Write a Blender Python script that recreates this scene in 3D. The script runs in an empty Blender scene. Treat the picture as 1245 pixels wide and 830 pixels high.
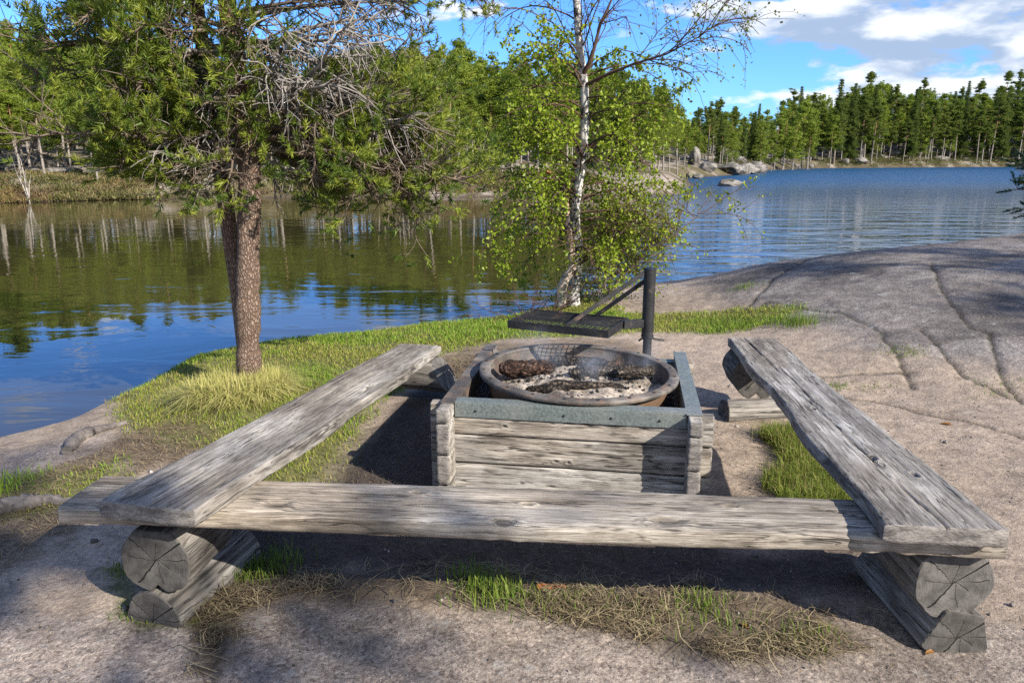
import bpy, math, random
import numpy as np
from math import radians, sin, cos, pi

random.seed(7)
RNG = np.random.default_rng(7)
scene = bpy.context.scene
COL = scene.collection
# ------------------------------------------------------------------ camera model
HC = 1.6
FPX, CX, CY = 900.0, 622.5, 415.0
PITCH = math.atan((415 - 194) / FPX)
WATER = -0.4


def gp(px, py, z=0.0):
    """point at height z on the sight line measured at (px, py) in the photograph"""
    u, v = px - CX, CY - py
    dx, dy, dz = u, FPX * cos(PITCH) + v * sin(PITCH), -FPX * sin(PITCH) + v * cos(PITCH)
    t = (z - HC) / dz
    return np.array([dx * t, dy * t, z])


def top_z(py, d):
    """height that is seen at image height py from d metres away"""
    return HC + math.tan(math.atan((CY - py) / FPX) - PITCH) * d


def xy(pts, z=0.0):
    return np.array([gp(a, b, z)[:2] for a, b in pts])


# ------------------------------------------------------------------ noise
def _h(ix, iy, iz, s):
    n = (ix.astype(np.int64) * 374761393 + iy.astype(np.int64) * 668265263 + iz.astype(np.int64) * 2147483647 + s * 974634777) & 0x7fffffff
    n = ((n ^ (n >> 13)) * 1274126177) & 0x7fffffff
    n = ((n ^ (n >> 16)) * 668265263) & 0x7fffffff
    return ((n ^ (n >> 15)) & 0xffff) / 65535.0


def vn(x, y, s=0):
    x = np.asarray(x, float); y = np.asarray(y, float)
    ix, iy = np.floor(x), np.floor(y)
    fx, fy = x - ix, y - iy
    fx = fx * fx * (3 - 2 * fx); fy = fy * fy * (3 - 2 * fy)
    z = np.zeros_like(ix)
    a = _h(ix, iy, z, s); b = _h(ix + 1, iy, z, s); c = _h(ix, iy + 1, z, s); d = _h(ix + 1, iy + 1, z, s)
    return (a * (1 - fx) + b * fx) * (1 - fy) + (c * (1 - fx) + d * fx) * fy


def fbm(x, y, s=0, o=4, g=0.5):
    t = 0; a = 1; n = 0
    for k in range(o):
        t = t + a * vn(x * 2 ** k + 17.3 * k, y * 2 ** k - 9.1 * k, s + k); n += a; a *= g
    return t / n


def ss(a, b, x):
    t = np.clip((x - a) / (b - a), 0, 1)
    return t * t * (3 - 2 * t)


def dist_poly(x, y, P, closed=True):
    """distance to a polyline"""
    d = np.full(x.shape, 1e9)
    n = len(P)
    for i in range(n if closed else n - 1):
        ax, ay = P[i]; bx, by = P[(i + 1) % n]
        ex, ey = bx - ax, by - ay
        t = np.clip(((x - ax) * ex + (y - ay) * ey) / (ex * ex + ey * ey + 1e-12), 0, 1)
        d = np.minimum(d, (x - ax - t * ex) ** 2 + (y - ay - t * ey) ** 2)
    return np.sqrt(d)


def inside(x, y, P):
    r = np.zeros(x.shape, bool)
    n = len(P)
    for i in range(n):
        ax, ay = P[i]; bx, by = P[(i + 1) % n]
        if ay == by: continue
        c = ((ay > y) != (by > y)) & (x < (bx - ax) * (y - ay) / (by - ay) + ax)
        r ^= c
    return r


def sdf(x, y, P):
    d = dist_poly(x, y, P)
    return np.where(inside(x, y, P), d, -d)


# ------------------------------------------------------------------ mesh builder
class MB:
    def __init__(s):
        s.V = []; s.F = []; s.M = []; s.C = []; s.A = []; s.n = 0

    def add(s, V, F, mat=0, col=None):
        """V (n,3); F (m,3|4) ; col (n,3) or one colour"""
        V = np.asarray(V, float).reshape(-1, 3); F = np.asarray(F, np.int64)
        s.V.append(V)
        s.F.append(F + s.n)
        s.M.append(np.full(len(F), mat))
        if col is None: col = (0.5, 0.5, 0.5)
        col = np.asarray(col, float)
        if col.ndim == 1: col = np.tile(col, (len(V), 1))
        s.C.append(col)
        s.n += len(V)
        return s

    def tube(s, pts, rad, n=6, mat=0, col=None, cap=False):
        pts = np.asarray(pts, float); k = len(pts)
        rad = np.broadcast_to(np.asarray(rad, float), (k,))
        T = np.gradient(pts, axis=0); T /= np.linalg.norm(T, axis=1)[:, None] + 1e-9
        ref = np.array([0, 0, 1.0]) if abs(T[:, 2]).mean() < 0.8 else np.array([1.0, 0, 0])
        A = np.cross(T, ref); A /= np.linalg.norm(A, axis=1)[:, None] + 1e-9
        B = np.cross(T, A)
        th = np.arange(n) * 2 * pi / n
        V = pts[:, None, :] + rad[:, None, None] * (np.cos(th)[None, :, None] * A[:, None, :] + np.sin(th)[None, :, None] * B[:, None, :])
        i = np.arange(k - 1)[:, None] * n; j = np.arange(n)[None, :]; j2 = (j + 1) % n
        F = np.stack([i + j, i + j2, i + n + j2, i + n + j], -1).reshape(-1, 4)
        if col is not None:
            col = np.asarray(col, float)
            if col.ndim == 2: col = np.repeat(col, n, 0)
        s.add(V.reshape(-1, 3), F, mat, col)
        if cap:
            for e, c in ((0, pts[0]), (k - 1, pts[-1])):
                ring = V[e]
                VV = np.vstack([ring, c[None]])
                FF = np.array([[q, (q + 1) % n, n] for q in range(n)])
                s.add(VV, FF, mat, None if col is None else (col if col.ndim == 1 else col[0]))
        return s

    def box(s, c, h, R=None, mat=0, col=None, bev=0.0):
        """bevelled box: centre, half sizes"""
        c = np.asarray(c, float); h = np.asarray(h, float)
        if bev > 0:
            pts = []
            idx = {}
            for sx in (-1, 1):
                for sy in (-1, 1):
                    for sz in (-1, 1):
                        for a in range(3):
                            p = np.array([sx, sy, sz]) * (h - bev); p[a] += [sx, sy, sz][a] * bev
                            idx[(sx, sy, sz, a)] = len(pts); pts.append(p)
            V = np.array(pts); F4 = []; F3 = []
            for a in range(3):
                b, d = [(1, 2), (2, 0), (0, 1)][a]
                for sg in (-1, 1):
                    q = []
                    for (sb, sd) in ((-1, -1), (1, -1), (1, 1), (-1, 1)):
                        k = [0, 0, 0]; k[a] = sg; k[b] = sb; k[d] = sd
                        q.append(idx[(*k, a)])
                    F4.append(q if sg > 0 else q[::-1])
                for sb in (-1, 1):
                    for sd in (-1, 1):
                        k0 = [0, 0, 0]; k1 = [0, 0, 0]
                        k0[a], k1[a] = -1, 1
                        k0[b] = k1[b] = sb; k0[d] = k1[d] = sd
                        q = [idx[(*k0, b)], idx[(*k1, b)], idx[(*k1, d)], idx[(*k0, d)]]
                        F4.append(q if sb * sd < 0 else q[::-1])
            for sx in (-1, 1):
                for sy in (-1, 1):
                    for sz in (-1, 1):
                        q = [idx[(sx, sy, sz, 0)], idx[(sx, sy, sz, 1)], idx[(sx, sy, sz, 2)]]
                        F3.append(q if sx * sy * sz > 0 else q[::-1])
        else:
            V = np.array([[sx, sy, sz] for sx in (-1, 1) for sy in (-1, 1) for sz in (-1, 1)]) * h
            F4 = [[0, 1, 3, 2], [4, 6, 7, 5], [0, 4, 5, 1], [2, 3, 7, 6], [0, 2, 6, 4], [1, 5, 7, 3]]; F3 = []
        if R is not None: V = V @ np.asarray(R).T
        V = V + c
        n0 = s.n
        s.add(V, F4, mat, col)
        if F3:
            s.F.append(np.array(F3) + n0); s.M.append(np.full(len(F3), mat))
        return s

    def build(s, name, mats, parent=None, smooth=True, loc=(0, 0, 0), colname='col', cls=None, **tags):
        me = bpy.data.meshes.new(name)
        V = np.vstack(s.V); 
        me.vertices.add(len(V)); me.vertices.foreach_set('co', V.astype(np.float32).ravel())
        lv = np.concatenate([f.ravel() for f in s.F])
        tot = np.concatenate([np.full(len(f), f.shape[1]) for f in s.F])
        st = np.concatenate([[0], np.cumsum(tot)[:-1]])
        me.loops.add(len(lv)); me.loops.foreach_set('vertex_index', lv.astype(np.int32))
        me.polygons.add(len(tot)); me.polygons.foreach_set('loop_start', st.astype(np.int32))
        me.polygons.foreach_set('material_index', np.concatenate(s.M).astype(np.int32))
        me.polygons.foreach_set('use_smooth', np.full(len(tot), smooth))
        me.update(calc_edges=True)
        C = np.vstack(s.C)
        a = me.color_attributes.new(colname, 'FLOAT_COLOR', 'POINT')
        a.data.foreach_set('color', np.hstack([C, np.ones((len(C), 1))]).astype(np.float32).ravel())
        if not isinstance(mats, (list, tuple)): mats = [mats]
        for m in mats: me.materials.append(m)
        o = bpy.data.objects.new(name, me)
        COL.objects.link(o)
        o.location = loc
        if parent: o.parent = parent
        return o


def tag(o, label=None, cat=None, group=None, kind=None):
    if label: o['label'] = label
    if cat: o['category'] = cat
    if group: o['group'] = group
    if kind: o['kind'] = kind
    return o


def empty(name, loc, label, cat, group=None, rz=0.0):
    o = bpy.data.objects.new(name, None)
    o.empty_display_size = 0.1
    COL.objects.link(o)
    o.location = [float(v) for v in loc]; o.rotation_euler = (0, 0, rz)
    return tag(o, label, cat, group)


# ------------------------------------------------------------------ materials
def new_mat(name):
    m = bpy.data.materials.new(name); m.use_nodes = True
    nt = m.node_tree; nt.nodes.clear()
    out = nt.nodes.new('ShaderNodeOutputMaterial')
    return m, nt, out


class N:
    """tiny node helper"""
    def __init__(s, nt): s.nt = nt

    def n(s, t, **k):
        nd = s.nt.nodes.new(t)
        for a, b in k.items(): setattr(nd, a, b)
        return nd

    def l(s, a, b): s.nt.links.new(a, b)

    def put(s, sock, v):
        if hasattr(v, 'is_output') or hasattr(v, 'links'): s.l(v, sock)
        else: sock.default_value = v

    def math(s, op, a, b=0.0, c=None, clamp=False):
        nd = s.n('ShaderNodeMath', operation=op, use_clamp=clamp)
        s.put(nd.inputs[0], a); s.put(nd.inputs[1], b)
        if c is not None: s.put(nd.inputs[2], c)
        return nd.outputs[0]

    def mapr(s, v, a, b, c=0.0, d=1.0, smooth=True):
        nd = s.n('ShaderNodeMapRange', interpolation_type='SMOOTHSTEP' if smooth else 'LINEAR')
        s.put(nd.inputs[0], v); 
        for i, q in enumerate((a, b, c, d)): s.put(nd.inputs[1 + i], q)
        return nd.outputs[0]

    def mix(s, f, a, b, blend='MIX'):
        nd = s.n('ShaderNodeMix', data_type='RGBA', blend_type=blend)
        s.put(nd.inputs[0], f); s.put(nd.inputs[6], a); s.put(nd.inputs[7], b)
        return nd.outputs[2]

    def noise(s, vec, scale, detail=4, rough=0.55, dist=0.0, dim='3D'):
        nd = s.n('ShaderNodeTexNoise', noise_dimensions=dim)
        if vec is not None: s.l(vec, nd.inputs['Vector'])
        nd.inputs['Scale'].default_value = scale; nd.inputs['Detail'].default_value = detail
        nd.inputs['Roughness'].default_value = rough; nd.inputs['Distortion'].default_value = dist
        return nd.outputs[0]

    def voro(s, vec, scale, feature='F1', rnd=1.0):
        nd = s.n('ShaderNodeTexVoronoi', feature=feature)
        if vec is not None: s.l(vec, nd.inputs['Vector'])
        nd.inputs['Scale'].default_value = scale; nd.inputs['Randomness'].default_value = rnd
        return nd

    def mapping(s, vec, scale=(1, 1, 1), loc=(0, 0, 0), rot=(0, 0, 0)):
        nd = s.n('ShaderNodeMapping')
        s.l(vec, nd.inputs[0]); nd.inputs[1].default_value = loc; nd.inputs[2].default_value = rot; nd.inputs[3].default_value = scale
        return nd.outputs[0]

    def attr(s, name):
        return s.n('ShaderNodeAttribute', attribute_name=name).outputs['Color']

    def obj(s): return s.n('ShaderNodeTexCoord').outputs['Object']

    def bump(s, h, dist=0.01, strength=1.0, normal=None):
        nd = s.n('ShaderNodeBump'); s.l(h, nd.inputs['Height'])
        nd.inputs['Distance'].default_value = dist; nd.inputs['Strength'].default_value = strength
        if normal is not None: s.l(normal, nd.inputs['Normal'])
        return nd.outputs[0]

    def bsdf(s, col, rough=0.8, metal=0.0, normal=None, spec=0.5):
        nd = s.n('ShaderNodeBsdfPrincipled')
        s.put(nd.inputs['Base Color'], col); s.put(nd.inputs['Roughness'], rough); s.put(nd.inputs['Metallic'], metal)
        nd.inputs['Specular IOR Level'].default_value = spec
        if normal is not None: s.l(normal, nd.inputs['Normal'])
        return nd


def c4(r, g, b): return (r, g, b, 1.0)


def mat_leaf(name, trans=0.3, rough=0.5, spec=0.3, glow=0.5):
    """leaf / needle material: colour per vertex, part of the light goes through"""
    m, nt, out = new_mat(name); q = N(nt)
    col = q.attr('col')
    b = q.bsdf(col, rough, spec=spec)
    t = q.n('ShaderNodeBsdfTranslucent'); 
    q.l(q.mix(glow, col, c4(0.25, 0.35, 0.03), 'MIX'), t.inputs[0])
    mx = q.n('ShaderNodeMixShader'); mx.inputs[0].default_value = trans
    q.l(b.outputs[0], mx.inputs[1]); q.l(t.outputs[0], mx.inputs[2]); q.l(mx.outputs[0], out.inputs[0])
    return m


def mat_vcol(name, rough=0.9, bscale=60, bdist=0.004, var=0.35, spec=0.2, stretch=(1, 1, 1)):
    m, nt, out = new_mat(name); q = N(nt)
    o = q.mapping(q.obj(), stretch)
    n1 = q.noise(o, bscale, 6, 0.65); n2 = q.noise(o, bscale * 0.22, 3)
    col = q.mix(1.0, q.attr('col'), q.mix(q.mapr(q.math('ADD', n1, n2), 0.7, 1.3), c4(1 - var, 1 - var, 1 - var), c4(1 + var, 1 + var, 1 + var)), 'MULTIPLY')
    b = q.bsdf(col, rough, spec=spec, normal=q.bump(n1, bdist))
    q.l(b.outputs[0], out.inputs[0])
    return m


def mat_wood(name, tintmul=(1, 1, 1)):
    """weathered wood; 'col' carries the board's own grain, knots and cracks, grain runs along local x"""
    m, nt, out = new_mat(name); q = N(nt)
    o = q.obj()
    wob = q.n('ShaderNodeVectorMath', operation='ADD'); q.l(o, wob.inputs[0])
    wn = q.n('ShaderNodeCombineXYZ'); w1 = q.math('MULTIPLY', q.math('SUBTRACT', q.noise(q.mapping(o, (2.2, 5, 5)), 1.0, 3), 0.5), 0.030)
    q.l(w1, wn.inputs[1]); q.l(w1, wn.inputs[2]); q.l(wn.outputs[0], wob.inputs[1]); p = wob.outputs[0]
    g1 = q.noise(q.mapping(p, (7, 420, 420)), 1.0, 4, 0.7)
    g2 = q.noise(q.mapping(p, (2.2, 95, 95)), 1.0, 5, 0.68)
    sp = q.noise(q.mapping(o, (45, 160, 160)), 1.0, 4, 0.7)
    blot = q.noise(q.mapping(o, (6, 14, 14)), 1.0, 5, 0.65)
    def checks(sx_, sy, w, seed):
        n = q.noise(q.mapping(p, (sx_, sy, sy), (seed, seed * 2.7, 0)), 1.0, 1.0, 0.5)
        on = q.mapr(q.noise(q.mapping(o, (3.5, 22, 22), (seed * 3, 0, seed)), 1.0, 3), 0.48, 0.60)
        return q.math('MULTIPLY', q.mapr(q.math('ABSOLUTE', q.math('SUBTRACT', n, 0.5)), w * 0.35, w, 1.0, 0.0), on)
    ck = q.math('MAXIMUM', checks(1.5, 38, 0.022, 3.1), q.math('MULTIPLY', checks(3.0, 85, 0.035, 7.7), 0.75))
    f = q.math('ADD', q.math('MULTIPLY', g1, 0.45), q.math('MULTIPLY', g2, 0.55))
    col = q.mix(q.mapr(f, 0.36, 0.62), c4(0.62, 0.60, 0.575), c4(1.28, 1.27, 1.25))
    col = q.mix(1.0, q.attr('col'), col, 'MULTIPLY')
    col = q.mix(1.0, col, q.mix(q.mapr(blot, 0.36, 0.62), c4(0.74, 0.72, 0.70), c4(1.10, 1.10, 1.10)), 'MULTIPLY')
    col = q.mix(q.mapr(sp, 0.60, 0.72, 0.0, 0.45), col, c4(0.085, 0.08, 0.075))
    col = q.mix(q.math('MULTIPLY', ck, 0.78), col, c4(0.03, 0.027, 0.025))
    col = q.mix(1.0, col, c4(*tintmul), 'MULTIPLY')
    h = q.math('SUBTRACT', q.math('ADD', q.math('MULTIPLY', g1, 0.5), g2), q.math('MULTIPLY', ck, 1.6))
    b = q.bsdf(col, 0.85, spec=0.2, normal=q.bump(h, 0.0035))
    q.l(b.outputs[0], out.inputs[0])
    return m


def mat_endgrain(name, cy=0.0, cz=0.0, base=(0.115, 0.106, 0.096)):
    """sawn log end: rings and drying cracks radiating from the pith (local y-z plane)"""
    m, nt, out = new_mat(name); q = N(nt)
    o = q.mapping(q.obj(), (0, 1, 1), (0, -cy, -cz))
    sx = q.n('ShaderNodeSeparateXYZ'); 
    w = q.noise(o, 16, 4)
    wv = q.n('ShaderNodeVectorMath', operation='ADD'); q.l(o, wv.inputs[0])
    cmb = q.n('ShaderNodeCombineXYZ'); q.l(q.math('MULTIPLY', q.math('SUBTRACT', w, 0.5), 0.055), cmb.inputs[1]); q.l(q.math('MULTIPLY', q.math('SUBTRACT', w, 0.5), -0.03), cmb.inputs[2])
    q.l(cmb.outputs[0], wv.inputs[1])
    q.l(wv.outputs[0], sx.inputs[0])
    y, z = sx.outputs[1], sx.outputs[2]
    r = q.math('SQRT', q.math('ADD', q.math('MULTIPLY', y, y), q.math('MULTIPLY', z, z)))
    rings = q.math('SINE', q.math('MULTIPLY', r, 620))
    crack = None
    for ang, r1, wd in ((0.75, 0.12, 0.003), (2.5, 0.13, 0.0035), (-0.9, 0.11, 0.003), (1.75, 0.07, 0.0022), (-2.7, 0.06, 0.002), (0.1, 0.10, 0.0014), (3.05, 0.11, 0.0014), (-1.9, 0.09, 0.0016)):
        dperp = q.math('ABSOLUTE', q.math('SUBTRACT', q.math('MULTIPLY', y, sin(ang)), q.math('MULTIPLY', z, cos(ang))))
        al = q.math('ADD', q.math('MULTIPLY', y, cos(ang)), q.math('MULTIPLY', z, sin(ang)))
        wl = q.mapr(al, 0.0, r1, 0.3, 1.0, False)
        k = q.mapr(q.math('DIVIDE', dperp, wl), wd * 0.5, wd * 1.1, 1.0, 0.0)
        k = q.math('MULTIPLY', k, q.math('MULTIPLY', q.math('GREATER_THAN', al, 0.0), q.math('LESS_THAN', al, r1)))
        crack = k if crack is None else q.math('MAXIMUM', crack, k)
    n2 = q.noise(o, 22, 5, 0.65)
    col = q.mix(q.mapr(n2, 0.3, 0.7), c4(*(v * 0.6 for v in base)), c4(*(v * 1.35 for v in base)))
    col = q.mix(q.mapr(rings, -1, 1, 0.0, 0.10), col, c4(0.09, 0.08, 0.075))
    col = q.mix(crack, col, c4(0.012, 0.011, 0.01))
    h = q.math('SUBTRACT', q.math('ADD', n2, q.math('MULTIPLY', rings, 0.04)), q.math('MULTIPLY', crack, 3.0))
    b = q.bsdf(col, 0.85, spec=0.2, normal=q.bump(h, 0.004))
    q.l(b.outputs[0], out.inputs[0])
    return m


def mat_metal(name, col, rough=0.5, metal=0.9, rust=0.0, rustcol=(0.16, 0.07, 0.03), dust=0.0, scale=14):
    m, nt, out = new_mat(name); q = N(nt)
    o = q.obj()
    a = q.noise(o, scale, 6, 0.65); b2 = q.noise(o, scale * 6, 4)
    c = q.mix(q.mapr(b2, 0.3, 0.7), c4(*(v * 0.75 for v in col)), c4(*(v * 1.25 for v in col)))
    rm = q.mapr(a, 0.62 - rust * 0.45, 0.78 - rust * 0.45)
    if rust > 0: c = q.mix(rm, c, q.mix(b2, c4(*rustcol), c4(*(v * 1.8 for v in rustcol))))
    if dust > 0: c = q.mix(q.math('MULTIPLY', q.mapr(q.noise(o, 5, 5), 0.4, 0.7), dust), c, c4(0.35, 0.32, 0.28))
    rg = q.mapr(a, 0.3, 0.7, rough * 0.8, min(1, rough * 1.25))
    mt = metal if rust <= 0 else q.math('MULTIPLY', q.math('SUBTRACT', 1.0, rm), metal)
    bs = q.bsdf(c, rg, mt, normal=q.bump(b2, 0.0015))
    q.l(bs.outputs[0], out.inputs[0])
    return m


M_WOOD = mat_wood('weathered_wood')
M_LEAF = mat_leaf('birch_leaf', 0.38, 0.45)
M_NEEDLE = mat_leaf('pine_needle', 0.22, 0.5)
M_FOREST = mat_leaf('forest_foliage', 0.34, 0.6, 0.15)
M_GRASS = mat_leaf('grass_blade', 0.30, 0.55, 0.2, 0.35)
M_STRAW = mat_leaf('dry_straw', 0.15, 0.7, 0.15, 0.0)
M_BARK = mat_vcol('bark', 0.95, 45, 0.012, 0.5, stretch=(1, 1, 0.4))
M_TWIG = mat_vcol('twig_bark', 0.9, 120, 0.002, 0.3)
M_ROCK = mat_vcol('granite', 0.85, 18, 0.03, 0.35)
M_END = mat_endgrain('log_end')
M_END_SHADED = mat_endgrain('log_end_shaded', base=(0.085, 0.078, 0.069))  # darker copy of log_end: shade on the support log ends put into colour
M_BLACK = mat_metal('blackened_steel', (0.022, 0.022, 0.024), 0.5, 0.5, rust=0.12, rustcol=(0.06, 0.035, 0.022), dust=0.08)
M_GREEN = mat_metal('green_sheet_metal', (0.155, 0.178, 0.166), 0.5, 0.25, dust=0.25)
M_BOWL = mat_metal('bowl_rim_steel', (0.085, 0.074, 0.064), 0.65, 0.3, rust=0.35, rustcol=(0.085, 0.055, 0.038), dust=0.5)
M_RUST = mat_metal('rusty_bowl_side', (0.15, 0.10, 0.06), 0.6, 0.3, rust=0.7, rustcol=(0.11, 0.062, 0.033), dust=0.2)

# ------------------------------------------------------------------ terrain
shore_px = [(0, 545), (60, 522), (105, 505), (130, 487), (185, 462), (250, 447), (320, 434), (400, 424), (480, 413), (560, 405), (605, 397),
            (632, 390), (655, 380), (685, 368), (720, 363), (760, 359), (800, 356), (850, 352), (885, 350)]
S1 = xy(shore_px, WATER)
NEAR = np.vstack([[(-60, -60), (-30, -12), (-15, -2), (-8, 1.6), (-5.2, 3.6)], S1, [(4.2, 11.6), (7, 12.2), (12, 13), (30, 17), (70, 24), (160, 10), (160, -60)]])
far_px = [(-500, 280), (-200, 257), (0, 247), (140, 243), (350, 240.5), (560, 240), (620, 239), (700, 238.5), (760, 237.5), (791, 237.5), (825, 236.7), (828, 229),
          (842, 226), (837, 219), (836, 216), (870, 214.5), (898, 212.5), (926, 209.6), (932, 207), (1000, 204.6), (1120, 203.6), (1245, 203), (1500, 202.6), (1900, 203)]
FAR = np.vstack([xy(far_px, WATER), [(700, 150), (900, 900), (-900, 900), (-300, 20)]])
CREST_X = [1.6, 2.2, 3.2, 4.3, 5.6, 7.1, 10, 14, 40]
CREST_Z = [0.0, 0.06, 0.32, 0.47, 0.56, 0.68, 0.85, 1.0, 1.3]
CRACKS = [xy(p, z) for p, z in (
    ([(899, 372), (930, 358), (970, 367), (998, 372), (1022, 376), (1042, 385), (1071, 395), (1096, 415), (1114, 437)], 0.22),
    ([(1129, 329), (1150, 350), (1181, 372), (1208, 377), (1226, 401), (1250, 420)], 0.40),
    ([(1027, 477), (1074, 484), (1110, 491), (1150, 502), (1186, 509), (1245, 527), (1300, 540)], 0.02),
    ([(1121, 397), (1150, 415), (1175, 430), (1230, 447)], 0.22),
    ([(1000, 318), (940, 335), (905, 352)], 0.3),
    ([(960, 470), (1000, 440), (1060, 440), (1110, 440)], 0.12),
    ([(240, 735), (255, 760), (262, 790), (250, 840)], 0.0))]
STEP = CRACKS[2]


def near_h(x, y, full=True):
    d = sdf(x, y, NEAR)
    dn = d + 0.16 * (fbm(x * 1.7, y * 1.7, 5) - 0.5)
    z = np.where(dn > 0, WATER + 0.30 * ss(0, 0.75, dn) + 0.10 * ss(0.3, 2.2, dn), np.maximum(WATER + 0.4 * dn, -1.8))
    A = np.interp(x, CREST_X, CREST_Z)
    lump = 0.06 * (fbm(x * 0.45, y * 0.6, 11, 3) - 0.5) * ss(2.5, 4.5, x)
    tt = np.clip((y + 0.25 * (x - 4) - 4.6) / 5.0, 0, 1)
    rock = (A * (1 - (1 - tt) ** 2.2) + lump) * ss(0.1, 2.4, d)
    z = z + rock
    z = z + (0.05 * (fbm(x * 0.8, y * 0.8, 21, 3) - 0.5) + 0.018 * (fbm(x * 5, y * 5, 22, 3) - 0.5)) * ss(0.1, 0.8, d)
    z = z + 0.05 * np.exp(-(((x + 0.62) / 0.5) ** 2 + ((y - 4.75) / 0.5) ** 2))
    # lower trodden ground between the benches, slab in front stands a little proud
    z = z - 0.03 * ss(0.3, 0, np.abs(y - 2.75)) * ss(1.7, 1.0, np.abs(x))
    return z, d


def far_h(x, y):
    d = sdf(x, y, FAR)
    dn = d + 0.8 * (fbm(x * 0.4, y * 0.4, 31) - 0.5)
    left = 0.9 * ss(0, 2.5, dn) + 0.055 * np.minimum(np.maximum(dn, 0), 90)
    right = 0.8 * ss(0, 2.0, dn) + 0.19 * np.minimum(np.maximum(dn, 0), 32) + 0.03 * np.maximum(dn, 0)
    k = ss(75, 125, y)
    z = WATER + left * (1 - k) + right * k
    # bare low granite point
    pt = ss(9, 5, np.hypot(x - 10.5, (y - 50) * 0.8))
    z = z - 0.25 * pt * ss(0, 3, dn)
    z = z + (1.6 * (fbm(x * 0.09, y * 0.09, 33) - 0.5) + 0.5 * (fbm(x * 0.5, y * 0.5, 34) - 0.5)) * ss(1, 9, dn)
    return np.where(dn > 0, z, np.maximum(WATER + 0.3 * dn, -2)), d


def ground_h(x, y):
    x = np.asarray(x, float); y = np.asarray(y, float)
    a, _ = near_h(x, y); b, _ = far_h(x, y)
    z = np.maximum(a, b)
    cr = np.zeros_like(z)
    for i, P in enumerate(CRACKS):
        wx = x + 0.05 * (fbm(x * 4, y * 4, 61) - 0.5) + 0.02 * (vn(x * 19, y * 19, 62) - .5); wy = y + 0.12 * (fbm(x * 4, y * 4, 63) - 0.5)
        dd = dist_poly(wx, wy, P, False)
        z = z - 0.016 * np.exp(-(dd / 0.014) ** 2) - 0.006 * np.exp(-(dd / 0.05) ** 2)
    return z


def gz(x, y): return float(ground_h(np.array([x]), np.array([y]))[0])


def on_ground(px, py):
    z = 0.0
    for _ in range(12):
        p = gp(px, py, z); z = gz(p[0], p[1])
    return np.array([p[0], p[1], z])


# ---- where the covers lie (world polygons measured on the ground)
def P0(*p): return xy(p, 0.0)


LAWN = np.vstack([S1[3:14] + [0, 0.02], P0((760, 378), (830, 382), (900, 384), (965, 392), (945, 405), (880, 408), (812, 402), (760, 404),
          (690, 407), (600, 414), (560, 424), (520, 450), (500, 468), (470, 490), (430, 545), (395, 590), (330, 600), (225, 622), (262, 570), (245, 545), (215, 535), (190, 515), (150, 520))])
LAWN2 = P0((0, 575), (60, 568), (150, 556), (150, 585), (110, 605), (70, 618), (0, 628), (-80, 640), (-80, 590))
TUFT = P0((925, 490), (950, 500), (985, 530), (1015, 565), (1045, 612), (985, 612), (960, 590), (955, 560), (935, 525))
LITTER2 = P0((535, 432), (600, 418), (690, 411), (770, 413), (790, 425), (780, 440), (560, 470), (520, 470))
LITTER = P0((150, 520), (235, 500), (260, 530), (240, 560), (160, 575), (150, 556), (0, 640), (150, 580), (90, 640), (0, 690), (-60, 690), (-60, 640))
STRAW = P0((225, 690), (300, 680), (400, 683), (540, 688), (700, 702), (900, 712), (1000, 745), (1050, 790), (980, 806), (880, 800), (780, 775), (690, 755), (560, 742), (450, 728), (380, 722), (290, 735), (265, 760), (270, 800), (245, 815), (238, 770))
HUMUS = P0((395, 600), (430, 550), (470, 505), (515, 470), (560, 440), (575, 440), (560, 480), (600, 600), (900, 600), (880, 660), (960, 665), (1040, 668), (1060, 720), (940, 722), (700, 708), (540, 700), (430, 690), (290, 695), (290, 640), (330, 600))
BASE_PATCH = P0((0, 640), (90, 640), (140, 660), (60, 680), (0, 700), (-60, 700), (-60, 640))
MOSS = P0((125, 695), (160, 690), (172, 742), (255, 748), (245, 768), (185, 768), (140, 745))
SLAB_SHORE = P0((-60, 560), (0, 548), (80, 524), (110, 512), (145, 514), (120, 535), (60, 560), (0, 580), (-60, 600))


def cover(x, y):
    """weights of the covers and the ground's own colour"""
    nz = fbm(x * 3.2, y * 3.2, 41, 4) - 0.5
    nz2 = fbm(x * 9, y * 9, 45, 4) - 0.5
    def msk(P, soft=0.12, amp=0.5):
        return ss(-soft, soft, sdf(x, y, P) + amp * 0.4 * nz + amp * 0.25 * nz2)
    lawn = np.maximum(msk(LAWN), msk(LAWN2))
    tuft = msk(TUFT, 0.10, 0.75)
    straw = np.maximum(msk(STRAW, 0.06, 0.35), 0.0)
    litter = np.maximum(msk(LITTER, 0.1), 0.85 * msk(LITTER2, 0.12))
    humus = msk(HUMUS, 0.10, 0.3)
    A = np.interp(x, CREST_X, CREST_Z)
    dome = ss(0.05, 0.16, A * (1 - (1 - np.clip((y + 0.25 * (x - 4) - 4.6) / 5.0, 0, 1)) ** 2.2) + 0.10 * nz) * ss(1.7, 2.3, x + 0.3 * nz)
    slab = ss(-0.05, 0.06, 2.40 - 0.02 * x - y + 0.45 * nz)            # granite in front of the straw line
    slab = np.maximum(slab, msk(SLAB_SHORE, 0.08))
    return dict(lawn=lawn, tuft=tuft, straw=straw, litter=litter, humus=humus, dome=dome, slab=slab, n=nz, n2=nz2)


def lerp3(a, b, w): return a * (1 - w[:, None]) + np.asarray(b) * w[:, None]


def axis(segs):
    out = [segs[0][0]]
    for (a, b, st) in segs:
        n = max(1, int(round((b - a) / st))); out += list(a + (b - a) * np.arange(1, n + 1) / n)
    return np.array(out)


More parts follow.
